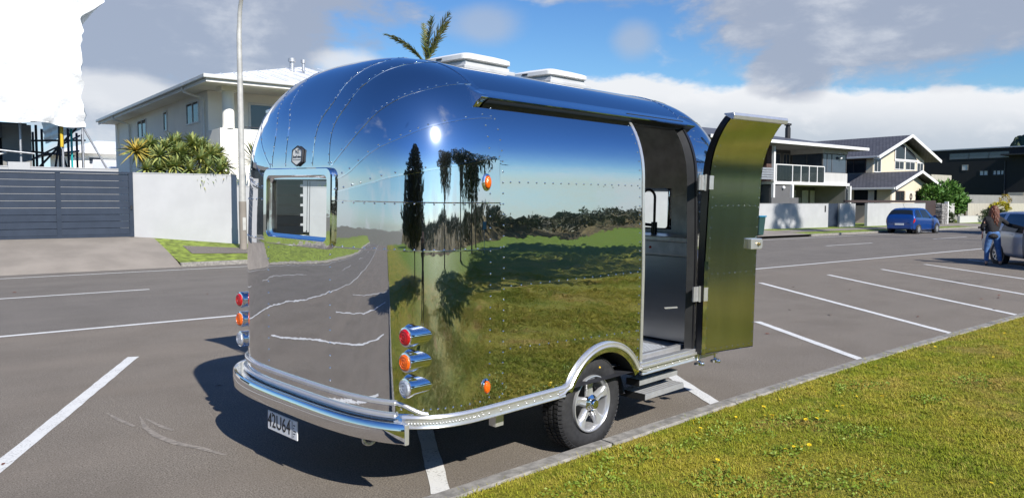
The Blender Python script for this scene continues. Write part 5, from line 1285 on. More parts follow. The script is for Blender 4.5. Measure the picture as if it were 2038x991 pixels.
    pv = Vector(P['pelvis']); K = {'pelvis': (*(pv+Vector((0, 0, -.02))), .155, .135), 'band': (*(pv+Vector((0, 0, .10))), .140, .118)}; F = [('pelvis', 'band')]
    for s in ('r', 'l'):
        K[s+'hip'] = (*P[s+'hip'], .118); K[s+'knee'] = (*P[s+'knee'], .080); K[s+'calf'] = (*Vector(P[s+'knee']).lerp(Vector(P[s+'ankle']), .5), .068); K[s+'hem'] = (*(Vector(P[s+'ankle'])+Vector((0, 0, .0))), .062); F += [('pelvis', s+'hip'), (s+'hip', s+'knee'), (s+'knee', s+'calf'), (s+'calf', s+'hem')]
    skinned('trousers', trousers, K, F, t)
    for s in ('r', 'l'):
        a = Vector(P[s+'ankle']); f = Vector(P.get('foot', (1, 0, 0)))
        skinned('shoe', 'shoe', {'a': (*(a+Vector((0, 0, -.045))-f*.015), .046), 'b': (*(a+Vector((0, 0, -.055))+f*.08), .042), 'c': (*(a+Vector((0, 0, -.062))+f*.165), .032)}, [('a', 'b'), ('b', 'c')], t)
    r_ = random.Random(3); hm = MB(); hm.sphere(h+Vector((0, 0, .028))-fx*.016, .112, 16, 10, (1, .92, 1.05))
    if long_hair:
        for k in range(60):
            a = r_.uniform(-1.9, 1.9); c = h-fx*.085*math.cos(a)+sx*.098*math.sin(a)+Vector((0, 0, r_.uniform(-.02, .06)))
            pts = []; L = r_.uniform(.34, .46); ph = r_.uniform(0, 6)
            for i in range(10):
                q = i/9; back = -fx*(.03+.05*q)*max(.3, math.cos(a)); pts.append(c+back*1.3+sx*.055*q*math.sin(a)+Vector((.010*math.sin(ph+q*13), .010*math.cos(ph+q*13), -L*q)))
            hm.tube(pts, [.022*(1-.55*i/9) for i in range(10)], 5)
    else:
        hm.sphere(h-fx*.03+Vector((0, 0, .0)), .105, 12, 8)
    hm.build('hair', hair, t, smooth=180)
    return t
# the woman, seen from behind, reaching right to the car door.  local +x = the way she faces
away = R(YAW-14)
wp = CF*21.95+CX*13.74
PW = dict(pelvis=(0, 0, .92), waist=(.02, .01, 1.06), chest=(.05, .0, 1.27), neck0=(.07, -.02, 1.42), neck=(.09, -.03, 1.47), jaw=(.11, -.035, 1.53), head=(.10, -.04, 1.59), top=(.095, -.04, 1.66),
          rshoulder=(.05, -.19, 1.34), relbow=(.14, -.43, 1.17), rwrist=(.22, -.63, 1.06), rhand=(.5, -.8, -.15), rpalm=(.2, .1, -1),
          lshoulder=(.05, .19, 1.33), lelbow=(.02, .29, 1.08), lwrist=(.20, .22, 1.00), lhand=(.8, -.4, .1), lpalm=(0, -1, 0),
          rhip=(0, -.095, .86), rknee=(.04, -.15, .48), rankle=(-.02, -.20, .10), lhip=(0, .095, .86), lknee=(.03, .14, .48), lankle=(-.05, .17, .10), foot=(.92, -.25, 0), face=(.9, -.45, 0), curl=.75)
person('woman in black top and blue jeans with long auburn hair, reaching to the silver wagon', (wp.x, wp.y, 0), away, PW, 'jacket', 'jeans', 'hair_red', True, .985)
# the photographer, standing on the lawn: seen only in the mirror skin
PP = dict(pelvis=(0, 0, .95), waist=(0, 0, 1.10), chest=(.0, 0, 1.32), neck0=(.01, 0, 1.47), neck=(.03, 0, 1.52), jaw=(.05, 0, 1.58), head=(.05, 0, 1.645), top=(.045, 0, 1.72),
          rshoulder=(.0, -.20, 1.40), relbow=(.13, -.26, 1.22), rwrist=(.27, -.12, 1.42), rhand=(.2, .35, .9), rpalm=(-.5, .6, 0), lshoulder=(.0, .20, 1.40), lelbow=(.13, .26, 1.22), lwrist=(.27, .12, 1.42), lhand=(.2, -.35, .9), lpalm=(-.5, -.6, 0),
          rhip=(0, -.10, .88), rknee=(.02, -.12, .49), rankle=(-.02, -.13, .10), lhip=(0, .10, .88), lknee=(.02, .12, .49), lankle=(-.02, .13, .10), foot=(1, .0, 0), face=(1, 0, 0), curl=.6)
pp = -CF*.50
person('photographer in dark clothes holding up a phone, mirrored in the caravan', (pp.x, pp.y, LAWN_Z), R(YAW), PP, 'jacket', 'jacket', 'hair_dark', False, .97)
ph = -CF*.14+Vector((0, 0, 1.62)); mx = Matrix.Translation(ph) @ Matrix.Rotation(R(YAW), 4, 'Z')
tag(MB().box(-.005, .005, -.075, .075, -.037, .037, mx).build('phone', 'black_gloss', bevel=.003), 'black phone held level in front of the photographer', 'phone')

# ------------------------------------------------------------------ plants
def mat_leaf(name, cols, rough=.6, var_scale=1.5):
    m = bpy.data.materials.new(name); m.use_nodes = True; g = NT(m.node_tree); b = g.n['Principled BSDF']
    p = g.node('ShaderNodeNewGeometry').outputs['Position']; isl = g.node('ShaderNodeNewGeometry').outputs['Random Per Island']
    n = g.noise(p, var_scale, 3)
    c = g.mix(g.step(n, .35, .65), cols[0], cols[1]); c = g.mix(g.m('MULTIPLY', g.step(isl, .3, 1.0), .75), c, cols[2])
    g.l.new(c, b.inputs['Base Color']); b.inputs['Roughness'].default_value = rough; b.inputs['Specular IOR Level'].default_value = .35
    return m
M['pine'] = mat_leaf('norfolk_pine_needles', ((.016, .030, .016), (.028, .045, .020), (.04, .055, .022)))
M['dark_leaf'] = mat_leaf('dark_evergreen_leaves', ((.020, .034, .014), (.035, .055, .020), (.055, .075, .028)))
M['hedge_leaf'] = mat_leaf('coastal_hedge_leaves', ((.035, .065, .020), (.055, .095, .030), (.085, .12, .04)))
M['bush_leaf'] = mat_leaf('bright_shrub_leaves', ((.045, .12, .018), (.07, .17, .025), (.12, .22, .04)))
M['flax_leaf'] = mat_leaf('dune_shrub_leaves', ((.05, .065, .022), (.075, .085, .028), (.10, .09, .035)))
M['yellow_leaf'] = mat_leaf('golden_shrub_leaves', ((.36, .30, .01), (.46, .38, .02), (.30, .30, .02)))
M['aloe'] = mat_leaf('aloe_leaves', ((.17, .235, .085), (.24, .30, .11), (.40, .37, .09)), .5, 6)
M['aloe_dry'] = mat_leaf('yellowing_leaves', ((.35, .24, .03), (.42, .30, .05), (.18, .19, .05)), .55, 6)
M['palm'] = mat_leaf('palm_leaflets', ((.045, .070, .020), (.085, .105, .028), (.16, .13, .04)), .5, 2)
M['agave'] = mat_leaf('strap_leaves', ((.03, .075, .015), (.06, .12, .02), (.20, .19, .03)), .5, 3)
def leaf_quads(pts, dirs, L, W, jitter=.6, seed=1):
    """many small folded leaves as one numpy mesh"""
    r = np.random.default_rng(seed); n = len(pts); pts = np.asarray(pts, float); d = np.asarray(dirs, float)+r.normal(0, jitter, (n, 3)); d /= np.linalg.norm(d, axis=1)[:, None]+1e-9
    q = np.cross(d, r.normal(0, 1, (n, 3))); q /= np.linalg.norm(q, axis=1)[:, None]+1e-9
    l = (L*r.uniform(.6, 1.3, n))[:, None]; w = (W*r.uniform(.7, 1.25, n))[:, None]
    v = np.stack([pts, pts+d*l*.45+q*w*.5, pts+d*l, pts+d*l*.45-q*w*.5], 1).reshape(-1, 3)
    f = np.arange(4*n).reshape(-1, 4)
    return v, f
def np_mesh(name, v, f, m, parent=None, kind=None):
    me = bpy.data.meshes.new(name); me.vertices.add(len(v)); me.vertices.foreach_set('co', np.asarray(v, np.float32).ravel())
    k = f.shape[1]; me.loops.add(f.size); me.loops.foreach_set('vertex_index', f.ravel().astype(np.int32)); me.polygons.add(len(f)); me.polygons.foreach_set('loop_start', np.arange(0, f.size, k, dtype=np.int32)); me.update(calc_edges=True); me.validate()
    me.materials.append(M[m]); o = bpy.data.objects.new(name, me); COL.objects.link(o); o.parent = parent
    if kind: o['kind'] = kind
    return o
def crown_pts(n, blobs, seed, shell=.55):
    """points through the volume of several clumps, denser near their skins"""
    r = np.random.default_rng(seed); P = []; D = []; w = np.array([b[3]*b[4]*b[5] for b in blobs]) ** .7; w /= w.sum()
    for b, k in zip(blobs, (w*n).astype(int)):
        d = r.normal(0, 1, (k, 3)); d /= np.linalg.norm(d, axis=1)[:, None]; rad = r.uniform(shell, 1.0, k)**.6*(1+.18*np.sin(d[:, 0]*7+d[:, 2]*5+b[0]))
        P.append(np.array(b[:3])+d*rad[:, None]*np.array(b[3:6])); D.append(d+np.array([0, 0, .3]))
    return np.concatenate(P), np.concatenate(D)
def shrub(name, label, loc, blobs, n, L, W, m, seed, stems=4, group=None, cat='shrub'):
    t = thing(name, label, cat, loc, 0, group); P, D = crown_pts(n, blobs, seed); v, f = leaf_quads(P, D, L, W, .7, seed); np_mesh('foliage', v, f, m, t)
    r = random.Random(seed)
    for k in range(stems):
        b = blobs[k % len(blobs)]; MB().tube([(r.uniform(-.1, .1), r.uniform(-.1, .1), -.1), (b[0]*.5, b[1]*.5, b[2]*.6), (b[0], b[1], b[2]+b[5]*.4)], [.05*b[5], .035*b[5], .01], 6).build('stem', 'bark', t)
    return t
def round_tree(name, label, loc, h, cr, n, m, seed, group=None):
    r = random.Random(seed); t = thing(name, label, 'tree', loc, r.uniform(0, 6), group)
    MB().tube([(0, 0, -.2), (.1, .05, h*.22), (.0, .1, h*.45), (.1, 0, h*.7)], [h*.035, h*.028, h*.02, h*.008], 10).build('trunk', 'bark', t, smooth=60)
    blobs = []
    for k in range(13):
        a = k*2.4; q = r.uniform(.25, .9)*cr; z = h*r.uniform(.48, .88); s = cr*r.uniform(.28, .5); blobs.append((q*math.cos(a), q*math.sin(a), z, s, s, s*.75))
        MB().tube([(0, .05, h*.32), (q*.5*math.cos(a), q*.5*math.sin(a), z*.8), (q*math.cos(a), q*math.sin(a), z)], [h*.014, h*.009, h*.003], 6).build('limb', 'bark', t)
    P, D = crown_pts(n, blobs, seed); v, f = leaf_quads(P, D, .42, .24, .7, seed); np_mesh('crown', v, f, m, t)
    return t
def norfolk_pine(label, loc, h, seed, group='norfolk pines on the foreshore'):
    r = random.Random(seed); t = thing('norfolk_pine', label, 'tree', loc, r.uniform(0, 6), group)
    MB().tube([(0, 0, -.2), (0, 0, h*.5), (0, 0, h)], [h*.022, h*.013, .03], 10).build('trunk', 'bark', t, smooth=60)
    P = []; D = []; z = h*.10; br = MB()
    while z < h*.985:
        q = 1-z/h; L = h*.52*(q**.8)*r.uniform(.85, 1.1)+.15; a0 = r.uniform(0, 6)
        for k in range(6):
            a = a0+k*PI/3+r.uniform(-.15, .15); d = np.array([math.cos(a), math.sin(a), .18]); LL = L*r.uniform(.8, 1.1); pr = np.array([-math.sin(a), math.cos(a), 0])
            br.tube([(0, 0, z), tuple(d*LL*.9+np.array([0, 0, z]))], [.05*q+.015, .01], 4, cap=False)
            nn = max(10, int(LL*26))
            s = np.random.default_rng(int(r.random()*1e6)); u = s.uniform(.15, 1, nn)**.8; side = s.uniform(-1, 1, nn)*(.30*LL*(1-u)**.6+.12)
            pts = d*LL*u[:, None]+pr*side[:, None]+np.array([0, 0, z])+s.normal(0, .05, (nn, 3)); P.append(pts); D.append(d*.6+pr*np.sign(side)[:, None]*.7+np.array([0, 0, .35]))
        z += max(.28, h*.028)*r.uniform(.9, 1.1)
    br.build('branches', 'bark', t, kind='stuff'); v, f = leaf_quads(np.concatenate(P), np.concatenate(D), .55, .17, .25, seed); np_mesh('crown', v, f, 'pine', t)
    return t
# aloe clump hanging over the white wall
def blade_mesh(r, n, L, W, droop, spread0, spread1, zb=0.0, kel=.35):
    b = MB()
    for k in range(n):
        a = 2.39996*k+r.uniform(-.2, .2); e = R(lerp(spread1, spread0, (k/n)**.8)+r.uniform(-8, 8)); l = L*r.uniform(.75, 1.1); w = W*r.uniform(.8, 1.15)
        d = Vector((math.cos(a)*math.cos(e), math.sin(a)*math.cos(e), math.sin(e))); sd = Vector((-math.sin(a), math.cos(a), 0)); up = sd.cross(d)*-1
        vs = []
        for i, t in enumerate((0, .3, .65, 1.0)):
            c = d*l*t+Vector((0, 0, zb-droop*l*t*t)); ww = w*(1, .95, .62, .03)[i]*.5
            vs += [c+sd*ww+up*ww*kel, c-up*ww*.25*0, c-sd*ww+up*ww*kel]
        b.add(vs, [(3*i+j, 3*i+3+j, 3*i+4+j, 3*i+1+j) for i in range(3) for j in range(2)])
    return b
def aloe():
    t = thing('aloe_clump', 'large clump of green and yellow aloe rosettes spilling over the white wall', 'plant', (7.2, 26.3, 2.2))
    r = random.Random(5); protos = []
    for k in range(5):
        b = blade_mesh(r, 62, .56, .085, .22, 86, -38); o = b.build('rosette', 'aloe', t, smooth=180, recalc=False); protos.append(o)
    spots = [(-1.42, .1, 1.22, 1.08, 1), (-1.2, -.2, .62, .85, 0), (-.75, -.1, 1.05, .95, 0), (-.35, .1, 1.45, 1.0, 0), (-.45, -.25, .72, .95, 0), (.0, .0, 1.15, 1.0, 0), (.05, -.35, .62, .95, 0), (.35, .2, 1.5, 1.0, 0), (.45, -.25, 1.0, 1.0, 0), (.55, -.45, .48, .95, 0),
             (.9, .0, 1.05, 1.0, 0), (1.0, -.4, .62, 1.0, 0), (1.28, -.15, .78, .9, 0), (1.15, .3, 1.25, .85, 0), (.75, .3, 1.48, .75, 0), (1.25, -.45, .36, .8, 1), (.3, -.5, .36, .85, 0), (-.1, .4, 1.62, .7, 0), (-1.05, .15, 1.05, .9, 0), (-.8, .4, 1.3, .9, 0), (.6, -.5, .75, .85, 0)]
    for k in range(16): spots.append((r.uniform(-1.0, 1.3), r.uniform(-.35, .35), r.uniform(.6, 1.45), r.uniform(.8, 1.0), 0))
    for i, (x, y, z, s, dry) in enumerate(spots):
        o = protos[i] if i < 5 else inst('rosette', protos[i % 5], t); o.location = (x, y, z); o.scale = (s, s, s); o.rotation_euler = (r.uniform(-.4, .15)+.15, r.uniform(-.3, .3)+x*.25, r.uniform(0, 6))
        if dry and i >= 5: pass
    d = blade_mesh(r, 44, .52, .066, .15, 70, -30).build('rosette', 'aloe_dry', t, smooth=180, recalc=False); d.location = (-1.45, -.05, 1.18); d.scale = (1.12,)*3; d.rotation_euler = (.2, -.5, 1); d['label'] = 'yellowing rosette'
    d = blade_mesh(r, 36, .40, .055, .35, 40, -40).build('rosette', 'aloe_dry', t, smooth=180, recalc=False); d.location = (1.15, -.5, .42); d.rotation_euler = (.5, .3, 2); d['label'] = 'yellowing rosette'
    for (x, y, z, s, dry) in spots[:12]: MB().tube([(x*.3, .35, -.6), (x*.7, .2, z*.5-.1), (x, y, z)], [.07, .06, .05], 7).build('stem', 'bark', t, smooth=60)
aloe()
# strap leaved plants behind the scaffold and by the white house
def strap_plant(label, loc, n, L, W, seed, s0=85, s1=10, m='agave', droop=.3, stem=.0, group=None):
    t = thing('strap_plant', label, 'plant', loc, 0, group); r = random.Random(seed)
    blade_mesh(r, n, L, W, droop, s0, s1, stem).build('leaves', m, t, smooth=180, recalc=False)
    MB().tube([(0, 0, -.2), (0, 0, stem+.1)], [.12, .1], 8).build('stem', 'bark', t); return t
strap_plant('yellow green strap leaved plant behind the yellow scaffold prop', (4.45, 30.2, 1.9), 60, 1.5, .10, 2); strap_plant('dark strap leaved plant in the shade behind the scaffold poles', (3.6, 31.5, 1.9), 60, 1.7, .10, 3); strap_plant('small strap leaved plant with drooping tips right of the scaffold', (5.35, 32, 2.4), 40, 1.0, .07, 4, 60, 0, 'aloe_dry', .6)
strap_plant('spiky green plant between the lamp post and the caravan', (9.95, 27.4, 2.6), 60, 1.2, .07, 6, 80, -10, 'agave', .2, .6)
t = strap_plant('strap leaved hedge plant showing over the white wall through the caravan windows', (24.5, 26.9, 1.6), 80, 1.4, .09, 8); 
for k in range(9):
    c = copy_tree(t); c.location = (10.5+k*1.75+random.uniform(-.4, .4), 26.9, 1.5); c.rotation_euler = (0, 0, k); c['label'] = 'strap leaved plant behind the white wall, hidden by the caravan'; c['group'] = 'strap plants behind the long white wall'
t['group'] = 'strap plants behind the long white wall'; t['label'] = 'strap leaved plant behind the white wall, hidden by the caravan'
# palm behind the caravan
def palm():
    t = thing('palm_tree', 'palm with stiff feathery fronds rising behind the caravan roof', 'palm', (25.0, 40, 0))
    MB().tube([(0, 0, 0), (.1, 0, 5), (0, 0, 9.6), (0, 0, 10.1)], [.22, .17, .15, .16], 12).build('trunk', 'bark', t, smooth=60)
    r = random.Random(4)
    def frond(az, el0, bend, L, nl=42, wl=.85):
        b = MB(); P = []; p = Vector((0, 0, 10.0)); e = el0
        for i in range(15): P.append(p.copy()); p = p+Vector((math.cos(az)*cs(e), math.sin(az)*cs(e), sn(e)))*(L/14); e -= bend/14
        b.tube(P, [.05*(1-.8*i/14)+.008 for i in range(15)], 5)
        for i in range(nl):
            q = lerp(.20, 1, i/nl); j = min(int(q*14), 13); c = P[j].lerp(P[j+1], q*14-j); d = (P[j+1]-P[j]).normalized(); s = d.cross(Vector((0, 0, 1))).normalized() if abs(d.z) < .99 else Vector((1, 0, 0)); u = s.cross(d)
            for sg in (-1, 1):
                l = wl*(.35+.65*math.sin(PI*min(1, q*.9+.08)))*r.uniform(.8, 1.1); v = (s*sg*.55+d*.75+u*r.uniform(.0, .35)-Vector((0, 0, .25))).normalized(); w = d.cross(v).normalized()*0+d*.05
                b.add([c-w, c+v*l*.6+Vector((0, 0, -.03))-w, c+v*l+Vector((0, 0, -.16*l)), c+v*l*.6+Vector((0, 0, -.03))+w*.6, c+w], [(0, 1, 3, 4), (1, 2, 3)])
        b.build('frond', 'palm', t, recalc=False)
    base = math.atan2(CX.y, CX.x)
    frond(base+PI, 55, 35, 3.1); frond(base, 74, 18, 3.5, 44, 1.0); frond(base+.5, 84, 6, 3.0, 40, .9); frond(base+.15, 70, 14, 3.2, 44, 1.0); frond(base+PI+.2, 60, 40, 2.7, 36, .7); frond(base+PI-.4, 88, 4, 2.6, 16, .5); frond(base-.3, 66, 10, 2.9, 30, .85)
palm()
def fan_palm(label, loc, h, seed):
    t = thing('fan_palm', label, 'palm', loc); r = random.Random(seed)
    MB().tube([(0, 0, -.2), (.1, 0, h*.5), (0, .1, h)], [.20, .14, .13], 10).build('trunk', 'bark', t, smooth=60)
    for k in range(26):
        a = 2.4*k; e = lerp(80, -45, k/26); d = Vector((math.cos(a)*cs(e), math.sin(a)*cs(e), sn(e))); s = Vector((-math.sin(a), math.cos(a), 0)); c = Vector((0, .1, h)); b = MB(); b.tube([c, c+d*.9], [.03, .015], 4); q = c+d*.9
        for i in range(13):
            f = R(lerp(-75, 75, i/12)); v = (d*math.cos(f)+s*math.sin(f)).normalized(); w = (s*math.cos(f)-d*math.sin(f))*.05
            b.add([q, q+v*.6+w, q+v*1.15-Vector((0, 0, .15)), q+v*.6-w], [(0, 1, 2, 3)])
        b.build('frond', 'palm', t, recalc=False)
fan_palm('tall fan palm on the lawn edge whose shadow lies on the white street wall', (38.7, 3.2, 0), 17.2, 4); fan_palm('second fan palm on the lawn edge, shading the wall by the dark gate', (45.6, 3.0, 0), 17.0, 5)
# shrubs on the right
shrub('shrub', 'bright green rounded tree-like bush behind the board fence', (69.4, 28.8, .2), [(-1.6, 0, 1.9, 1.5, 1.3, 1.0), (.3, 0, 2.3, 1.6, 1.3, 1.05), (2.0, 0, 1.7, 1.4, 1.2, .9), (-2.6, -.2, 2.4, .8, .8, .7), (.9, -.4, 1.5, 1.8, 1.0, .9), (3.2, 0, 1.5, .8, .8, .7)], 5200, .34, .15, 'bush_leaf', 3)
shrub('shrub', 'round golden yellow shrub left of the woman', (73.7, 25.9, .7), [(0, 0, .72, .85, .7, .42)], 1600, .13, .08, 'yellow_leaf', 4, stems=0)
shrub('shrub', 'low dark green shrub with spreading branches below the yellow one', (72.4, 25.6, .3), [(0, 0, .55, 1.6, .6, .3), (-1.6, 0, .65, .8, .5, .3)], 1400, .2, .08, 'dark_leaf', 5)
shrub('shrub', 'dark shrub against the weathered grey fence', (65.8, 27.2, .1), [(0, 0, .5, 1.3, .6, .5)], 1200, .2, .09, 'dark_leaf', 6)
strap_plant('spiky cordyline beside the bright green bush', (72.9, 28.3, .9), 40, 1.2, .1, 9, 80, 10, 'agave', .2, .3)
t = shrub('shrub', 'small brown flower stalks behind the cream fence', (78.6, 27.2, 1.2), [(0, 0, .9, .5, .4, .4)], 300, .16, .09, 'aloe_dry', 8)
# foreshore trees and scrub on the sea side, mirrored in the caravan and throwing the long shadows
norfolk_pine('tall norfolk pine beyond the lawn, mirrored at the caravan corner', (-8.5, -6.5, 0), 9.5, 1)
norfolk_pine('young norfolk pine far down the foreshore', (-46, -22, 0), 9, 2)
norfolk_pine('norfolk pine casting shade on the road by the silver wagon', (58, -8, 0), 22, 4); norfolk_pine('norfolk pine casting shade near the blue hatchback', (49, -1.5, 0), 18, 5)
GT = 'round trees on the lawn edge'
for k, (x, y, h, c) in enumerate(((4.0, -14.5, 8.5, 4.2), (12.5, -15, 9.0, 5.0), (20, -17, 9.5, 5.4), (27.5, -22.5, 10, 4.6))):
    round_tree('evergreen_tree', ('dark round evergreen tree nearest the photographer', 'second dark round evergreen along the lawn edge', 'third dark round evergreen along the lawn edge', 'farthest dark round evergreen along the lawn edge')[k], (x, y, 0), h, c, 7500, 'dark_leaf', 20+k, GT)
def scrub():
    r = np.random.default_rng(12); P = []; D = []
    for k in range(240):
        x = r.uniform(-60, 110); y = -r.uniform(27.5, 40) ; s = r.uniform(.5, 1.5); z = dune_z(x, y)
        n = int(70*s); d = r.normal(0, 1, (n, 3)); d[:, 2] = abs(d[:, 2]); d /= np.linalg.norm(d, axis=1)[:, None]
        P.append(np.array([x, y, z])+d*np.array([1.6*s, 1.3*s, .85*s])*r.uniform(.6, 1, (n, 1))); D.append(d+[0, 0, .5])
    v, f = leaf_quads(np.concatenate(P), np.concatenate(D), .7, .26, .5, 5); np_mesh('scrub', v, f, 'flax_leaf', None, 'stuff')
    P = []; D = []
    for k in range(260):
        x = r.uniform(-70, 130); y = -r.uniform(39.5, 43); s = r.uniform(.55, 1.05); z = dune_z(x, y)
        n = int(150*s); d = r.normal(0, 1, (n, 3)); d[:, 2] = abs(d[:, 2]); d /= np.linalg.norm(d, axis=1)[:, None]
        P.append(np.array([x, y, z])+d*np.array([2.2*s, 1.3*s, 1.3*s])*r.uniform(.6, 1, (n, 1))); D.append(d+[0, 0, .5])
    v, f = leaf_quads(np.concatenate(P), np.concatenate(D), .5, .26, .6, 6); np_mesh('hedge', v, f, 'hedge_leaf', None, 'stuff')
scrub()
# blue information sign on the foreshore
t = thing('sign', 'small blue information sign on a post by the dune, mirrored in the caravan side', 'sign', (23.0, -14.0, .05), R(60)); MB().tube([(0, 0, 0), (0, 0, 1.5)], .05, 8).build('post', 'blue_lid', t); bx('panel', 'blue_lid', t, -.45, .45, -.09, -.055, 1.1, 1.55); bx('notice', 'plate_white', t, -.38, .38, -.094, -.0905, 1.30, 1.5)

# ------------------------------------------------------------------ grass, flowers, leaves on the ground
def tuft(name, seed, n=34, h=.040, spread=.055):
    r = np.random.default_rng(seed); vs = []; fs = []
    for k in range(n):
        a = r.uniform(0, 2*PI); q = spread*math.sqrt(r.uniform(0, 1)); c = np.array([q*math.cos(a), q*math.sin(a), -.006]); l = h*r.uniform(.45, 1.25); b = r.uniform(0, 2*PI); lean = r.uniform(.25, 1.15)
        d = np.array([math.cos(b)*math.sin(lean), math.sin(b)*math.sin(lean), math.cos(lean)]); s = np.array([-math.sin(b), math.cos(b), 0])*r.uniform(.0012, .0023)
        m_ = c+d*l*.55; e = c+d*l+np.array([math.cos(b), math.sin(b), -.35])*l*.25
        o = len(vs); vs += [c-s, c+s, m_+s*.8, m_-s*.8, e]; fs += [(o, o+1, o+2, o+3), (o+3, o+2, o+4)]
    me = bpy.data.meshes.new(name); me.from_pydata([tuple(v) for v in vs], [], fs); me.materials.append(M['blade']); return me
def grass():
    r = np.random.default_rng(3)
    P = []
    # denser close to the photograph's side of the lawn
    for (x0, x1, y0, y1, dens) in ((-1, 9, -2.2, 4.3, 620), (9, 16, -1, 4.45, 260), (16, 26, 0, 4.5, 110), (-9, -1, -4, 3.5, 90), (0, 14, -9, -2.2, 70)):
        n = int((x1-x0)*(y1-y0)*dens); x = r.uniform(x0, x1, n); y = r.uniform(y0, y1, n)
        ky = np.interp(x, KX, KY)-.165+r.normal(0, .018, n); k = y < ky; P.append(np.stack([x[k], y[k]], 1))
    # a fringe leaning over the kerb
    n = 700; x = r.uniform(-2, 18, n); P.append(np.stack([x, np.interp(x, KX, KY)-.145+r.normal(0, .02, n)], 1))
    P = np.concatenate(P); Z = np.array([lawn_z(a, b) for a, b in P]); V = np.column_stack([P, Z])
    me = bpy.data.meshes.new('grass_points'); me.vertices.add(len(V)); me.vertices.foreach_set('co', V.astype(np.float32).ravel())
    at = me.attributes.new('rz', 'FLOAT', 'POINT'); at.data.foreach_set('value', r.uniform(0, 2*PI, len(V)).astype(np.float32))
    dist = np.hypot(V[:, 0], V[:, 1]); sc_ = r.uniform(.65, 1.3, len(V))*np.clip(.8+dist*.03, .9, 1.6)
    at = me.attributes.new('sc', 'FLOAT', 'POINT'); at.data.foreach_set('value', sc_.astype(np.float32))
    at = me.attributes.new('pick', 'INT', 'POINT'); at.data.foreach_set('value', r.integers(0, 4, len(V)).astype(np.int32))
    o = bpy.data.objects.new('grass', me); COL.objects.link(o); o['kind'] = 'stuff'
    src = bpy.data.collections.new('grass_tufts')
    for k in range(4):
        q = bpy.data.objects.new('tuft', tuft('tuft', 40+k, 34, (.022, .029, .025, .038)[k])); src.objects.link(q)
    ng = bpy.data.node_groups.new('grass_scatter', 'GeometryNodeTree'); ng.interface.new_socket('Geometry', in_out='INPUT', socket_type='NodeSocketGeometry'); ng.interface.new_socket('Geometry', in_out='OUTPUT', socket_type='NodeSocketGeometry')
    N = ng.nodes; Lk = ng.links; gi = N.new('NodeGroupInput'); go = N.new('NodeGroupOutput'); ip = N.new('GeometryNodeInstanceOnPoints'); ci = N.new('GeometryNodeCollectionInfo'); ci.inputs['Collection'].default_value = src; ci.inputs['Separate Children'].default_value = True
    def attr(nm, ty='FLOAT'): a = N.new('GeometryNodeInputNamedAttribute'); a.data_type = ty; a.inputs['Name'].default_value = nm; return a.outputs['Attribute']
    cx = N.new('ShaderNodeCombineXYZ'); Lk.new(attr('rz'), cx.inputs[2]); Lk.new(gi.outputs[0], ip.inputs['Points']); Lk.new(ci.outputs[0], ip.inputs['Instance']); ip.inputs['Pick Instance'].default_value = True
    Lk.new(attr('pick', 'INT'), ip.inputs['Instance Index']); Lk.new(cx.outputs[0], ip.inputs['Rotation']); Lk.new(attr('sc'), ip.inputs['Scale']); Lk.new(ip.outputs[0], go.inputs[0])
    md = o.modifiers.new('scatter', 'NODES'); md.node_group = ng
grass()
M['petal'] = mat('yellow_petals', (.75, .55, .01), .6); M['flower_eye'] = mat('flower_centre', (.30, .14, .005), .7)
def flowers():
    r = random.Random(9)
    def flower_mesh():
        b = MB(); b.tube([(0, 0, 0), (.004, 0, .045)], .0015, 4)
        n = 12
        for k in range(n):
            a = 2*PI*k/n; d = Vector((math.cos(a), math.sin(a), .25)); s = Vector((-math.sin(a), math.cos(a), 0)); c = Vector((.004, 0, .046))
            b.add([c, c+d*.013+s*.0045, c+d*.023, c+d*.013-s*.0045], [(0, 1, 2, 3)])
        return b
    o0 = None
    spots = [(1405, 845), (1392, 852), (1388, 858), (1416, 857), (1380, 838), (1551, 795), (1558, 802), (1518, 812), (1530, 818), (1463, 827), (1520, 825), (1536, 829), (1532, 834), (1540, 829), (1629, 820), (1647, 821), (1604, 836), (1622, 834), (1616, 770), (1624, 779), (1667, 811), (1678, 812), (1760, 794), (1756, 794), (1702, 793), (1891, 837), (1579, 887), (1561, 894), (1600, 890), (1610, 888), (1527, 984), (1972, 962), (1978, 711), (1748, 727), (1745, 736), (1948, 663), (1960, 664), (2000, 662), (1990, 670), (1860, 690), (1427, 914), (1428, 985), (2030, 778), (1806, 757), (1785, 790), (1692, 831)]
    tp = math.tan(R(3.383))
    for (px, py) in spots:
        # where that daisy grows on the lawn
        a, c = (px-1019)/1531, (495.5-py)/1531; v = Vector((a, cs(3.383)+c*sn(3.383), c*cs(3.383)-sn(3.383))); q = (LAWN_Z+.02-1.76)/v.z; w = CX*v.x*q+CF*v.y*q
        if o0 is None:
            o = o0 = flower_mesh().build('daisy', 'petal', recalc=False); e = MB().lathe([(.006, .047), (.005, .0505), (.0005, .052)], 8, Matrix.Translation((.004, 0, 0))).build('flower_centre', 'flower_eye', o0)
            tag(o, 'small yellow daisy growing in the lawn', 'flower', 'yellow daisies scattered in the lawn')
        else: o = copy_tree(o0)
        o.location = (w.x, w.y, lawn_z(w.x, w.y)+.0); s = r.uniform(.5, .95); o.scale = (s, s, s*r.uniform(.7, 1)); o.rotation_euler = (r.uniform(-.3, .5), r.uniform(-.4, .4), r.uniform(0, 6))
flowers()
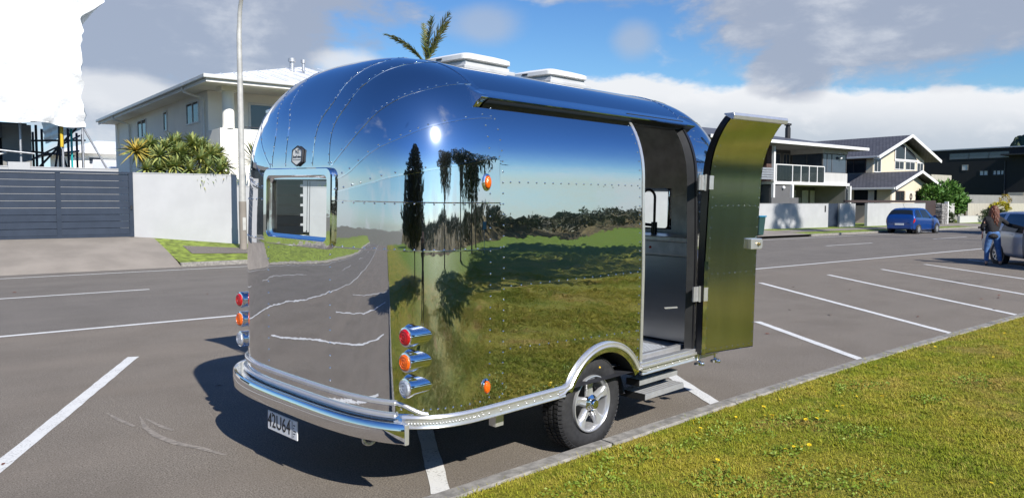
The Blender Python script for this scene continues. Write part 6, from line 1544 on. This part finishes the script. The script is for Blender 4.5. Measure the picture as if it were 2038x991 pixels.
def weeds():
    r = np.random.default_rng(31); P = []; D = []
    for (px, py, w) in ((1285, 838, .30), (1450, 862, .22), (1590, 836, .2), (1713, 866, .16), (1560, 897, .14), (1612, 948, .22), (1260, 905, .25), (1480, 978, .25), (1730, 955, .2), (1180, 962, .2), (1850, 800, .12), (1930, 760, .2), (1700, 770, .2), (1420, 945, .14)):
        a, c = (px-1019)/1531, (495.5-py)/1531; v = Vector((a, cs(3.383)+c*sn(3.383), c*cs(3.383)-sn(3.383))); q = (LAWN_Z+.02-1.76)/v.z; o = CX*v.x*q+CF*v.y*q
        n = int(300*w/.25); ang = r.uniform(0, 2*PI, n); rad = w*np.sqrt(r.uniform(0, 1, n))*(1+.4*np.sin(ang*3+px)); x = o.x+rad*np.cos(ang)*1.5; y = o.y+rad*np.sin(ang)*.9
        k = y < np.interp(x, KX, KY)-.2; x, y = x[k], y[k]; z = np.array([lawn_z(i, j) for i, j in zip(x, y)])+r.uniform(.008, .036, len(x)); P.append(np.stack([x, y, z], 1)); D.append(np.stack([np.cos(ang[k]), np.sin(ang[k]), np.full(len(x), .5)], 1))
    v, f = leaf_quads(np.concatenate(P), np.concatenate(D), .024, .013, .7, 8); np_mesh('clover_patches', v, f, 'weed_leaf', None, 'stuff')
M['weed_leaf'] = mat_leaf('clover_leaves', ((.12, .20, .016), (.16, .24, .022), (.24, .28, .05)), .6, 8)
weeds()
M['dead_leaf'] = mat('dead_leaf', (.16, .045, .025), .8, 0, .3, 20, objrand=.8)
def litter():
    r = random.Random(21); o0 = None
    for k in range(46):
        x, y = r.uniform(-2, 24), r.uniform(4.7, 20); 
        if k < 18: x, y = r.uniform(6, 18), r.uniform(4.7, 9)
        if y < kerb_y(x)+.2: continue
        s = r.uniform(.7, 1.4)
        if o0 is None:
            b = MB(); b.add([(0, -.035, .004), (.012, -.01, .010), (.010, .018, .012), (0, .04, .006), (-.012, .016, .004), (-.011, -.012, .005)], [(0, 1, 2, 3), (0, 3, 4, 5)]); o = o0 = b.build('fallen_leaf', 'dead_leaf'); tag(o, 'small dry leaf lying on the asphalt', 'leaf', 'dry leaves scattered on the asphalt')
        else: o = o0.copy(); COL.objects.link(o)
        o.location = (x, y, .003); o.scale = (s, s, s); o.rotation_euler = (0, 0, r.uniform(0, 6))
litter()
